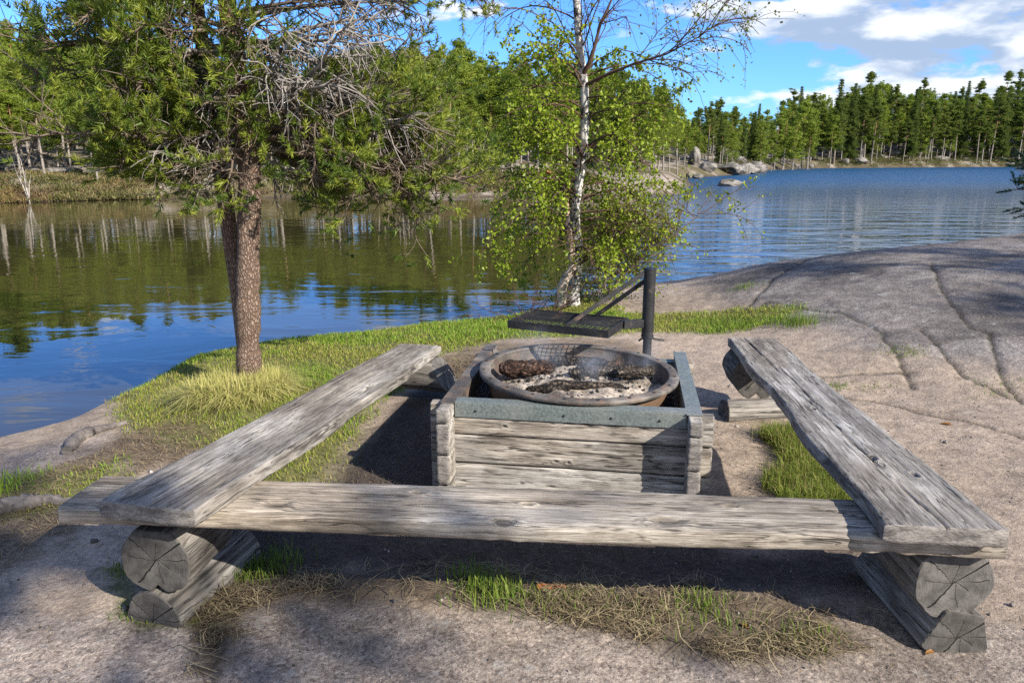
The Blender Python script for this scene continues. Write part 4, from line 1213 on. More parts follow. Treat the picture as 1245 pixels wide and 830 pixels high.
def build_birch():
    rng = np.random.default_rng(5)
    base = on_ground(697, 372)
    bx, by = base[0], base[1]
    root = empty('birch_tree', base, 'white-barked birch with fresh yellow-green leaves standing at the water edge behind the grill', 'tree')
    k = by / 8.7
    m, nt, out = new_mat('birch_bark'); q = N(nt); o = q.obj()
    n1 = q.noise(q.mapping(o, (4, 4, 26)), 1.0, 4, 0.6); n2 = q.noise(q.mapping(o, (5, 5, 5)), 1.0, 5, 0.65)
    f = q.mapr(n1, 0.57, 0.64); g = q.mapr(n2, 0.52, 0.60)
    col = q.mix(q.math('MAXIMUM', q.math('MULTIPLY', f, 0.8), g), q.attr('col'), c4(0.035, 0.03, 0.028))
    b = q.bsdf(col, 0.75, normal=q.bump(n2, 0.01)); q.l(b.outputs[0], out.inputs[0])
    def px(pts, y):  # trunk path measured in the photograph, in the plane of the tree
        res = []
        for (u, v, dy) in pts:
            Y = y + dy
            vv = CY - v; dd = np.array([u - CX, FPX * cos(PITCH) + vv * sin(PITCH), -FPX * sin(PITCH) + vv * cos(PITCH)])
            t = Y / dd[1]; res.append([dd[0] * t, Y, HC + dd[2] * t])
        return np.array(res)
    tp = px([(699, 380, 0), (697, 355, 0), (701, 330, 0), (703, 300, 0), (699, 270, 0), (700, 245, 0), (705, 215, 0), (709, 180, 0), (711, 150, 0), (711, 110, 0), (707, 75, 0), (703, 40, 0), (701, 0, 0), (698, -60, 0), (692, -140, 0), (690, -230, 0)], by)
    t = np.linspace(0, len(tp) - 1, 90); tp = np.stack([np.interp(t, np.arange(len(tp)), tp[:, a]) for a in range(3)], 1)
    tp[1:-1] = (tp[:-2] + tp[1:-1] + tp[2:]) / 3
    rr = np.interp(tp[:, 2], [-0.3, 0.2, 1.0, 2.2, 3.5, 6], [0.085, 0.064, 0.055, 0.047, 0.037, 0.012])
    T = MB(); T.tube(tp, rr, 18, col=(0.50, 0.47, 0.44))
    s2 = px([(682, 372, -0.05), (683, 350, -0.08), (688, 338, -0.1), (697, 325, -0.1), (694, 300, -0.08), (689, 262, -0.05), (688, 235, 0.0), (676, 215, -0.05), (664, 208, -0.1)], by)
    t = np.linspace(0, len(s2) - 1, 40); s2 = np.stack([np.interp(t, np.arange(len(s2)), s2[:, a]) for a in range(3)], 1)
    T.tube(s2, np.linspace(0.062, 0.022, len(s2)), 12, col=np.linspace(0, 1, len(s2))[:, None] * np.array([-0.2, -0.32, -0.36]) + np.array([0.52, 0.46, 0.40]))
    T.build('trunk', m, root, loc=-base)
    W = MB(); LV = MB(); LP = []; LC = []; LP2 = []
    def at(z): return np.array([np.interp(z, tp[:, 2], tp[:, 0]), np.interp(z, tp[:, 2], tp[:, 1]), z])
    tw = (0.10, 0.06, 0.045)
    def branch(p0, d, L, grav, up, leaf, r0, leaf_from=0.2, store=LP, nsub=9, sparse=1.0):
        p = curve(p0, d, L, max(6, int(L / 0.12)), rng, 0.3, grav, up)
        W.tube(p, np.linspace(r0, 0.003, len(p)), 5, col=tw)
        for k_ in range(int(nsub * L)):
            t_ = rng.uniform(0.2, 1.0); i = int(min(t_ * (len(p) - 1), len(p) - 2)); ld = p[i + 1] - p[i]; ld /= np.linalg.norm(ld)
            sd = perp(ld[None], rng)[0]
            bp = curve(p[i], ld * 0.6 + sd * 0.8, rng.uniform(0.2, 0.55), 5, rng, 0.35, 0.6, 0.0)
            W.tube(bp, np.linspace(0.0035, 0.0016, len(bp)), 3, col=tw)
            nl = int(leaf * rng.uniform(0.5, 1.5))
            for _ in range(nl):
                tt = rng.uniform(0.15, 1) * (len(bp) - 1); ii = int(min(tt, len(bp) - 2))
                store.append(bp[ii] + (bp[ii + 1] - bp[ii]) * (tt - ii) + rng.normal(size=3) * 0.028)
    # leafy middle
    for z0 in np.linspace(0.35, 2.6, 60):
        a = rng.uniform(0, 2 * pi); e = rng.uniform(0.1, 0.7)
        L = rng.uniform(0.7, 1.25) * (1.0 if z0 < 2.1 else 0.8)
        if cos(a) < 0: L *= 1.15
        branch(at(z0), (cos(a) * cos(e), sin(a) * cos(e) * 0.8, sin(e)), L, 0.9, 0.0, 24, 0.012, nsub=11)
    for (zz, a, L, e) in ((1.25, 3.0, 1.3, 0.25), (1.5, 3.3, 1.35, 0.4), (1.75, 2.9, 1.3, 0.55), (0.9, 0.1, 1.35, 0.1), (1.3, -0.2, 1.3, 0.3), (1.7, 0.2, 1.2, 0.5), (0.8, 3.2, 1.1, 0.0), (1.1, 0.3, 1.3, 0.3)):
        branch(at(zz), (cos(a) * cos(e), sin(a) * 0.8, sin(e)), L, 0.8, 0, 28, 0.014, nsub=11)
    # upper crown: bare twigs, sparse bronze leaves, strong limb towards the open lake
    big = px([(708, 92, 0), (716, 78, -0.1), (722, 60, -0.15), (730, 30, -0.2), (748, -10, -0.25)], by)
    W.tube(big, [0.03, 0.026, 0.02, 0.014, 0.01], 8, col=tw)
    lim = px([(709, 105, 0), (735, 92, -0.2), (770, 78, -0.4), (810, 66, -0.6), (850, 45, -0.7), (885, 20, -0.8)], by)
    W.tube(lim, [0.022, 0.018, 0.014, 0.010, 0.006, 0.003], 6, col=tw)
    for _ in range(16):
        i = rng.integers(1, len(lim) - 1); branch(lim[i] + (lim[i + 1] - lim[i]) * rng.random() if i + 1 < len(lim) else lim[i], (rng.uniform(0.2, 1), rng.uniform(-.5, .5), rng.uniform(-0.2, 0.9)), rng.uniform(0.4, 0.9), 0.9, 0.0, 10, 0.006, store=LP2)
    for z0 in np.linspace(2.6, 5.6, 40):
        a = rng.uniform(0, 2 * pi); e = rng.uniform(0.35, 0.95)
        branch(at(z0), (cos(a) * cos(e), sin(a) * cos(e) * 0.8, sin(e)), rng.uniform(0.8, 1.5) * (1 - (z0 - 2.6) / 5), 0.8, 0.0, 3.0 if cos(a) > -0.3 else 4.0, 0.010, store=LP2)
    for i in range(1, len(big)):
        for _ in range(3): branch(big[i], (rng.uniform(-0.3, 1), rng.uniform(-.5, .5), rng.uniform(0.1, 0.9)), rng.uniform(0.6, 1.1), 0.8, 0, 2.6, 0.007, store=LP2)
    P = np.array(LP); hide = (np.abs(P[:, 0] - np.interp(P[:, 2], tp[:, 2], tp[:, 0])) < 0.13) & (P[:, 1] < by + 0.05); P = P[~(hide & (rng.random(len(P)) < 0.86))]
    t_ = rng.random(len(P))[:, None]
    C = np.array([0.15, 0.22, 0.015]) * (1 - t_) + np.array([0.33, 0.40, 0.03]) * t_
    add_leaves(LV, P, rng, 0.042, C)
    P = np.array(LP2); t_ = rng.random(len(P))[:, None]
    C = np.array([0.14, 0.12, 0.03]) * (1 - t_) + np.array([0.20, 0.24, 0.03]) * t_
    add_leaves(LV, P, rng, 0.030, C)
    W.build('branches', M_TWIG, root, loc=-base); LV.build('crown', M_LEAF, root, loc=-base, smooth=False)
    print('birch leaves', len(LP), len(LP2))
    # young birch shrub to the right of it
    b2 = on_ground(738, 366); root = empty('birch_shrub', b2, 'low many-stemmed birch shrub in new leaf, right beside the white birch trunk', 'shrub')
    W = MB(); LV = MB(); LP.clear(); LP2.clear()
    stems = [px([(736, 366, 0), (735, 350, 0), (737, 330, 0), (730, 310, -0.1), (720, 290, -0.2)], by), px([(738, 366, 0), (742, 335, 0), (752, 310, -0.1), (770, 290, -0.2), (775, 262, -0.2)], by),
             px([(736, 366, 0), (755, 335, -0.1), (775, 318, -0.2), (795, 300, -0.4), (820, 285, -0.5), (850, 262, -0.6)], by), px([(738, 366, 0.2), (745, 330, 0.2), (742, 280, 0.2), (748, 240, 0.2)], by)]
    for st in stems:
        W.tube(st, np.linspace(0.018, 0.006, len(st)), 6, col=(0.22, 0.17, 0.14))
        for i in range(1, len(st)):
            for _ in range(5): 
                a = rng.uniform(0, 2 * pi)
                branch(st[i] + rng.normal(size=3) * 0.03, (cos(a), sin(a) * 0.7, rng.uniform(0.0, 0.8)), rng.uniform(0.35, 0.75), 0.4, 0.2, 9, 0.005)
    P = np.array(LP); t_ = rng.random(len(P))[:, None]
    C = np.array([0.16, 0.21, 0.015]) * (1 - t_) + np.array([0.32, 0.36, 0.03]) * t_
    add_leaves(LV, P, rng, 0.036, C)
    W.build('branches', M_TWIG, root, loc=-b2); LV.build('crown', M_LEAF, root, loc=-b2, smooth=False)
    # bare twiggy shrub by the water, left of the birch
    b3 = on_ground(660, 388); root = empty('bare_shrub', b3, 'low leafless dark shrub spreading over the water edge left of the birch foot', 'shrub')
    W = MB(); LP.clear()
    for _ in range(26):
        a = rng.uniform(0, 2 * pi); branch(b3 + rng.normal(size=3) * [0.18, 0.1, 0.02], (cos(a), sin(a) * 0.6, rng.uniform(0.1, 1.0)), rng.uniform(0.2, 0.5), 0.2, 0.1, 1.2, 0.005)
    W.build('stems', M_TWIG, root, loc=-b3)
    LV = MB(); P = np.array(LP); add_leaves(LV, P, rng, 0.022, np.tile([0.08, 0.09, 0.03], (len(P), 1)) * (0.5 + rng.random(len(P)))[:, None]); LV.build('leaves', M_LEAF, root, loc=-b3, smooth=False)
    # a last leafy clump at the birch foot
    b4 = on_ground(715, 366); root = empty('heather_shrub', b4, 'small heather and bilberry clump around the foot of the birch', 'shrub')
    LV = MB(); P = b4 + np.abs(rng.normal(size=(1500, 3))) * [0.0, 0.0, 0.14] + rng.normal(size=(1500, 3)) * [0.30, 0.14, 0.0]
    t_ = rng.random(len(P))[:, None]; add_leaves(LV, P, rng, 0.026, np.array([0.05, 0.06, 0.02]) * (1 - t_) + np.array([0.16, 0.15, 0.05]) * t_)
    LV.build('foliage', M_LEAF, root, loc=-b4, smooth=False)


build_birch()


def build_right_pine():
    """small pine on the far side of the granite slope; only the tips of its low limbs reach into view"""
    rng = np.random.default_rng(77)
    b = np.array([8.35, 10.5, gz(8.35, 10.5)])
    root = empty('dwarf_pine', b, 'dark low pine at the right edge of the granite slope, limb tips against the lake', 'tree')
    W = MB(); NE = MB(); P = []; D = []
    tp = curve(b - [0, 0, 0.1], (0.05, 0, 1), 3.2, 12, rng, 0.12); W.tube(tp, np.linspace(0.06, 0.012, len(tp)), 8, col=(0.13, 0.1, 0.08))
    for k in range(34):
        z = rng.uniform(0.12, 0.98); p0 = tp[int(z * (len(tp) - 1))]; a = pi + rng.normal() * 0.5 if k < 14 else rng.uniform(0, 2 * pi)
        if k < 14: p0 = tp[rng.integers(1, 4)]
        L = 1.25 * (1.1 - z) + 0.25 if k >= 14 else rng.uniform(0.9, 1.45)
        p = curve(p0, (cos(a), sin(a) * 0.6, 0.08), L, 9, rng, 0.3, 0.15, 0.2); W.tube(p, np.linspace(0.012, 0.004, len(p)), 5, col=(0.13, 0.1, 0.08))
        for _ in range(int(9 * L) + 3):
            i = rng.integers(3, len(p) - 1); ld = p[i + 1] - p[i]; ld /= np.linalg.norm(ld); sd = perp(ld[None], rng)[0]
            q = curve(p[i], ld * 0.6 + sd * 0.7 + np.array([0, 0, 0.5]), rng.uniform(0.08, 0.22), 3, rng, 0.3); W.tube(q, [0.004, 0.003, 0.003, 0.002], 3, col=(0.13, 0.1, 0.08))
            P += [q[-1], q[1], q[2]]; D += [q[-1] - q[-2], q[2] - q[1], q[-1] - q[-2]]
    P = np.array(P); D = np.array(D)
    add_needles(NE, P, D, rng, 60, 0.09, 0.05, 0.003, np.array([0.028, 0.06, 0.03]) * (0.7 + 0.7 * rng.random((len(P), 1))), 0.8)
    W.build('trunk', M_TWIG, root, loc=-b); NE.build('crown', M_NEEDLE, root, loc=-b, smooth=False)


build_right_pine()


# ------------------------------------------------------------------ forest
def pine_variant(seed, H=10.0, cb=4.3, wide=1.0, nb=40, m=50, big=1.0, tight=1.0, sat=1.0):
    rng = np.random.default_rng(seed)
    T = MB(); C = MB()
    p = curve((0, 0, -0.3), (rng.normal() * 0.03, rng.normal() * 0.03, 1), H + 0.2, 16, rng, 0.05)
    k = ss(0.35 * H, 0.65 * H, p[:, 2])[:, None]
    bc = np.array([0.27, 0.235, 0.20]) * (1 - k) + np.array([0.30, 0.155, 0.08]) * k
    T.tube(p, np.interp(p[:, 2], [-0.3, 0.3, H], [0.135, 0.115, 0.02]), 8, col=bc)
    def at(z): return np.array([np.interp(z, p[:, 2], p[:, 0]), np.interp(z, p[:, 2], p[:, 1]), z])
    cen = []; sg = []
    for i in range(nb):
        u = rng.random(); z = cb + (H * 0.985 - cb) * u
        prof = (2.0 * (1 - u) ** 0.75 * (0.6 + 0.4 * float(ss(0, 0.25, u))) + 0.12) * wide
        L = prof * rng.uniform(0.6, 1.25); a = rng.uniform(0, 2 * pi); e = rng.uniform(-0.1, 0.5)
        bp = curve(at(z), (cos(a) * cos(e), sin(a) * cos(e), sin(e)), L, 5, rng, 0.3, 0.1, 0.4)
        T.tube(bp, np.linspace(0.03, 0.012, len(bp)), 4, col=(0.24, 0.15, 0.09))
        for t in np.linspace(0.4, 1.0, 4):
            q = bp[int(round(t * 5))] + rng.normal(size=3) * 0.12; cen.append(q); sg.append(rng.uniform(0.7, 1.2))
    for z in np.linspace(0.84, 1.01, 6) * H:
        cen.append(at(min(z, H)) + [0, 0, max(0, z - H)] + rng.normal(size=3) * 0.05); sg.append(0.75 - 0.45 * (z / H - 0.84) / 0.17)
    for i in range(5):   # dead lower branches
        a = rng.uniform(0, 2 * pi); bp = curve(at(rng.uniform(0.55 * cb, cb)), (cos(a), sin(a), -0.1), rng.uniform(0.3, 0.9), 4, rng, 0.3, 0.3); T.tube(bp, np.linspace(0.018, 0.008, len(bp)), 3, col=(0.26, 0.23, 0.2))
    cen = np.array(cen); sg = np.array(sg)
    Q = np.repeat(cen, m, 0) + rng.normal(size=(len(cen) * m, 3)) * np.array([0.22, 0.22, 0.085]) * tight * np.repeat(sg, m)[:, None]
    n = len(Q)
    d = rand_unit(n, rng); d[:, 2] = np.abs(d[:, 2]) * 0.8; s = perp(d, rng)
    ln = rng.uniform(0.12, 0.26, n)[:, None] * big; w = rng.uniform(0.025, 0.05, n)[:, None] * big
    V = np.stack([Q - s * w, Q + s * w, Q + d * ln], 1).reshape(-1, 3)
    t = np.clip(np.repeat(rng.random(len(cen)), m) * 0.7 + 0.3 * rng.random(n), 0, 1)[:, None]
    col = np.array([0.10, 0.14, 0.02]) * (1 - t) + np.array([0.29, 0.32, 0.04]) * t
    col = col * np.array([sat * 0.92, sat, 1.0])
    C.add(V, np.arange(n * 3).reshape(-1, 3), 0, np.repeat(col, 3, 0))
    return T, C


def spruce_variant(seed, H=10.0, cb=1.0, wide=1.0):
    rng = np.random.default_rng(seed); T = MB(); C = MB()
    p = np.array([[0, 0, -0.3], [0, 0, H * 0.5], [0, 0, H]]); T.tube(p, [0.13, 0.08, 0.015], 7, col=(0.2, 0.16, 0.13))
    Q = []; t_ = []
    z = cb
    while z < H * 0.99:
        R = wide * 1.35 * (1 - (z - cb) / (H - cb)) ** 0.85 + 0.08
        nb = 6
        for i in range(nb):
            a = rng.uniform(0, 2 * pi); L = R * rng.uniform(0.65, 1.15); k = max(2, int(L / 0.10))
            sh = rng.random()
            for s in np.linspace(0.15, 1, k):
                c = np.array([cos(a) * L * s, sin(a) * L * s, z - 0.28 * L * s + 0.12 * L * s * s])
                Q.append(c + rng.normal(size=(16, 3)) * [0.11, 0.11, 0.07] * (0.6 + 0.6 * L)); t_.append(np.full(16, sh))
        z += 0.30
    Q = np.vstack(Q); t = np.concatenate(t_); n = len(Q)
    d = rand_unit(n, rng); d[:, 2] -= 0.3; s = perp(d, rng); ln = rng.uniform(0.12, 0.26, n)[:, None]; w = rng.uniform(0.025, 0.045, n)[:, None]
    V = np.stack([Q - s * w, Q + s * w, Q + d * ln], 1).reshape(-1, 3)
    t = np.clip(t * 0.6 + 0.4 * rng.random(n), 0, 1)[:, None]
    col = np.array([0.045, 0.07, 0.018]) * (1 - t) + np.array([0.11, 0.14, 0.028]) * t
    C.add(V, np.arange(n * 3).reshape(-1, 3), 0, np.repeat(col, 3, 0))
    return T, C


def leafy_variant(seed, H=7.0):
    """slim far birch, thin leaf"""
    rng = np.random.default_rng(seed); T = MB(); C = MB()
    p = curve((0, 0, -0.2), (0.03, 0, 1), H, 12, rng, 0.08); T.tube(p, np.linspace(0.07, 0.012, len(p)), 6, col=(0.45, 0.42, 0.38))
    Q = []
    for i in range(46):
        b = p[rng.integers(4, len(p))]; a = rng.uniform(0, 2 * pi); bp = curve(b, (cos(a), sin(a), 0.7), rng.uniform(0.5, 1.2), 4, rng, 0.3, 0.5); T.tube(bp, np.linspace(0.012, 0.006, len(bp)), 3, col=(0.16, 0.11, 0.09))
        for q in bp[1:]: Q.append(q + rng.normal(size=(26, 3)) * 0.16)
    Q = np.vstack(Q); n = len(Q); t = rng.random(n)[:, None]
    add_leaves(C, Q, rng, 0.11, np.array([0.10, 0.15, 0.018]) * (1 - t) + np.array([0.19, 0.24, 0.03]) * t)
    return T, C


M_FBARK = mat_vcol('forest_bark', 0.95, 20, 0.01, 0.35)
VAR = {}


def proto(key, tc):
    T, C = tc
    VAR[key] = (T.build('trunk', M_FBARK), C.build('crown', M_FOREST, smooth=False))
    for o in VAR[key]: COL.objects.unlink(o)


for k in range(7): proto(('pine', k), pine_variant(300 + k, 10, [2.4, 3.4, 4.2, 2.9, 3.8, 4.6, 2.0][k], [1.1, 1.0, 0.9, 1.15, 1.0, 0.85, 0.95][k], [52, 48, 42, 54, 46, 40, 56][k]))
proto(('shade', 0), pine_variant(371, 10, 5.2, 0.8, 13, 32)); proto(('shade', 1), pine_variant(372, 10, 4.4, 0.85, 16, 36))
for k in range(6): proto(('farpine', k), pine_variant(380 + k, 10, [3.4, 4.2, 4.8, 3.0, 3.8, 2.2][k], [1.0, 0.85, 0.95, 1.1, 0.75, 0.9][k], [27, 24, 22, 30, 26, 34][k], 84, 1.15, 0.72, 0.66))
for k in range(3): proto(('spruce', k), spruce_variant(330 + k, 10, [1.2, 2.0, 0.8][k], [0.85, 0.7, 1.0][k]))
for k in range(2): proto(('birch', k), leafy_variant(340 + k))


def plant(kind, k, x, y, H, label, group, wide=1.0, name=None):
    z = gz(x, y)
    o = empty(name or {'pine': 'pine_tree', 'spruce': 'spruce_tree', 'birch': 'birch_tree'}[kind], (x, y, z), label, 'tree', group, random.uniform(0, 2 * pi))
    s = H / (7.0 if kind == 'birch' else 10.0); o.scale = (s * wide, s * wide, s)
    for c in VAR[(kind, k)]:
        d = c.copy(); COL.objects.link(d); d.parent = o
    return o


PL = ([-200, -100, 0, 60, 130, 200, 300, 400, 450, 520, 560, 620, 680, 740, 790, 815, 832, 850], [5, 12, 22, 34, 42, 58, 66, 70, 56, 56, 60, 68, 76, 82, 96, 122, 140, 150])
PR = ([820, 870, 900, 940, 985, 1000, 1040, 1060, 1090, 1130, 1160, 1180, 1220, 1245, 1300], [136, 122, 127, 118, 110, 103, 97, 108, 104, 107, 108, 100, 104, 99, 98])


def forest():
    rnd = random.Random(11)
    spots = []

    def ok(x, y, r): return all((x - a) ** 2 + (y - b) ** 2 > r * r for a, b in spots)
    n = 0
    # ---- wooded shore across the bay, front to back
    def left(px, back, frac, kind=None, label=None):
        d = np.interp(px, [-200, 0, 140, 350, 560, 760, 800, 835], [31, 35, 38, 41, 41.5, 46, 58, 75]) + back
        x = (px - CX) / FPX * d * 1.0; y = d
        r = 1.25 if back < 8 else 1.5
        if not ok(x, y, r): return False
        f = float(far_h(np.array([x]), np.array([y]))[1][0])
        if f < 0.9: return False
        if math.hypot(x - 10.5, (y - 50) * 0.8) < 7: return False
        z = gz(x, y)
        top = np.interp(px, *PL) + rnd.uniform(-9, 12)
        H = (top_z(top, d) - z) * frac
        if H < 2.5: return False
        spots.append((x, y))
        kd = kind or ('pine' if rnd.random() < 0.93 else 'spruce')
        k = rnd.randrange(7 if kd == 'pine' else 3)
        row = 'front' if back < 5 else ('middle' if back < 15 else 'rear')
        lab = label or {'front': 'slender pale-trunked %s in the front row along the wooded bay shore', 'middle': 'bright green %s in the middle of the wood across the bay', 'rear': '%s at the back of the wood across the bay'}[row] % ('pine' if kd == 'pine' else 'spruce')
        plant(kd, k, x, y, H, lab, '%s %s trees across the bay' % (row, kd), rnd.uniform(0.85, 1.1) * (1.15 if H < 6 else 0.95 if H < 9 else 0.85))
        return True
    for (px, back, fr, lab) in ((10, 3.2, 0.95, 'tall pale-trunked pine nearest the left edge on the bay shore'), (40, 2.6, 0.62, 'short pine on the bay shore behind the bare sapling'), (68, 3.4, 0.85, 'pine with a straight grey trunk on the bay shore by the bare rock slope'), (52, 7, 0.8, None), (100, 8, 0.8, None)):
        left(px, back, fr, 'pine', lab)
    cnt = 0; tries = 0
    while cnt < 52 and tries < 4000:
        tries += 1
        px = rnd.uniform(-60, 790)
        if 60 < px < 130: continue
        if left(px, rnd.uniform(1.8, 5), rnd.uniform(0.5, 0.9)): cnt += 1
    while cnt < 106 and tries < 9000:
        tries += 1
        if left(rnd.uniform(-90, 830), rnd.uniform(6, 15), rnd.uniform(0.75, 1.0)): cnt += 1
    while cnt < 148 and tries < 16000:
        tries += 1
        if left(rnd.uniform(-120, 850), rnd.uniform(16, 34), rnd.uniform(0.92, 1.05)): cnt += 1
    n_left = cnt
    # ---- far wooded shore to the right
    def right(px, back, frac, kd=None):
        P = xy([(px, float(np.interp(px, [870, 926, 1000, 1120, 1245, 1500], [214, 209, 204.6, 203.6, 203, 202.6])))], WATER)[0]
        d = P[1] + back; x = (px - CX) / FPX * d * 1.03; y = d
        if not ok(x, y, 2.0): return False
        z = gz(x, y)
        if float(far_h(np.array([x]), np.array([y]))[1][0]) < 1.5: return False
        top = np.interp(px, *PR) + rnd.choice([-9, -4, 2, 6, 10, 14]) + rnd.uniform(-3, 3)
        H = (top_z(top, d) - z) * frac
        spots.append((x, y))
        kd = kd or ('pine' if rnd.random() < 0.55 else 'spruce'); k = rnd.randrange(6 if kd == 'pine' else 3)
        row = 'front' if back < 9 else 'rear'
        lab = {'front': '%s with a pale bare trunk on the rocky bank of the far lake shore', 'rear': 'dark green %s in the dense stand above the far lake shore'}[row] % ('pine' if kd == 'pine' else 'pointed spruce')
        plant('farpine' if kd == 'pine' else kd, k, x, y, max(H, 5), lab, '%s %s trees on the far shore' % (row, kd), rnd.uniform(0.75, 1.0) if kd == 'spruce' else rnd.uniform(0.8, 1.1), kd + '_tree')
        return True
    cnt = 0; tries = 0
    while cnt < 42 and tries < 4000:
        tries += 1
        if right(rnd.uniform(858, 1290), rnd.uniform(3, 10), rnd.uniform(0.6, 0.95), 'pine' if rnd.random() < .85 else None): cnt += 1
    while cnt < 138 and tries < 14000:
        tries += 1
        if right(rnd.uniform(818, 1300), rnd.uniform(12, 55), rnd.uniform(0.86, 1.04)): cnt += 1
    print('forest', n_left, cnt)
    # past the trees one can tell apart: the depth of the two woods
    low = []
    for k in range(5):
        T, C = pine_variant(350 + k, 10, [2.0, 3.0, 3.6, 2.4, 1.6][k], 1.1, 36, 15, 1.9)
        low.append(tuple((np.vstack(b.V), b.F, np.vstack(b.C)) for b in (T, C)))
    F_ = MB(); Tr = MB()
    def mass(x, y, H):
        z = gz(x, y); k = rnd.randrange(5); s_ = H / 10; a = rnd.uniform(0, 6.28); R = np.array([[cos(a), -sin(a), 0], [sin(a), cos(a), 0], [0, 0, 1]])
        for dst, (V, Fs, C) in zip((Tr, F_), low[k]):
            n0 = dst.n; dst.V.append(V @ R.T * s_ + [x, y, z]); dst.C.append(C * rnd.uniform(0.8, 1.15)); dst.n += len(V)
            mi = 0
            for f in Fs: dst.F.append(f + n0); dst.M.append(np.full(len(f), 0))
    for _ in range(210):
        px = rnd.uniform(-130, 850); back = rnd.uniform(12, 48)
        d = np.interp(px, [-200, 0, 140, 350, 560, 760, 800, 835], [31, 35, 38, 41, 41.5, 46, 58, 75]) + back; x = (px - CX) / FPX * d
        if float(far_h(np.array([x]), np.array([d]))[1][0]) < 4 or math.hypot(x - 10.5, (d - 50) * 0.8) < 9: continue
        z = gz(x, d); H = top_z(np.interp(px, *PL) + rnd.uniform(0, 22), d) - z
        if H > 3: mass(x, d, H)
    for _ in range(260):
        px = rnd.uniform(812, 1310); back = rnd.uniform(8, 70)
        d = float(xy([(px, float(np.interp(px, [870, 926, 1000, 1120, 1245, 1500], [214, 209, 204.6, 203.6, 203, 202.6])))], WATER)[0][1]) + back; x = (px - CX) / FPX * d * 1.03
        z = gz(x, d); H = (top_z(np.interp(px, *PR) + rnd.uniform(2, 30), d) - z) * (0.75 if back < 20 else 1)
        if H > 3: mass(x, d, H)
    F_.F = F_.F + [f + F_.n for f in Tr.F]; F_.V += Tr.V; F_.C += Tr.C; F_.M += [m_ + 1 for m_ in Tr.M]
    tag(F_.build('forest', [M_FOREST, M_FBARK], smooth=False), 'dense depth of the pine woods behind the front trees of both shores', 'forest', kind='stuff')
    # trees standing outside the view to the right and behind; they shade the slab and the granite slope
    for (x, y, H, k, lab) in ((8.3, -6.9, 11.5, 1, 'tall pine standing behind the viewpoint'), (6.6, -8.2, 10.0, 2, 'second pine standing behind the viewpoint'), (13.4, 0.1, 10.2, 0, 'broad pine standing far to the right of the granite slope'), (16.2, -0.9, 12.6, 0, 'outer pine right of the granite slope')):
        plant('shade', k % 2, x, y, H, lab, None, 0.95, 'pine_tree')


forest()


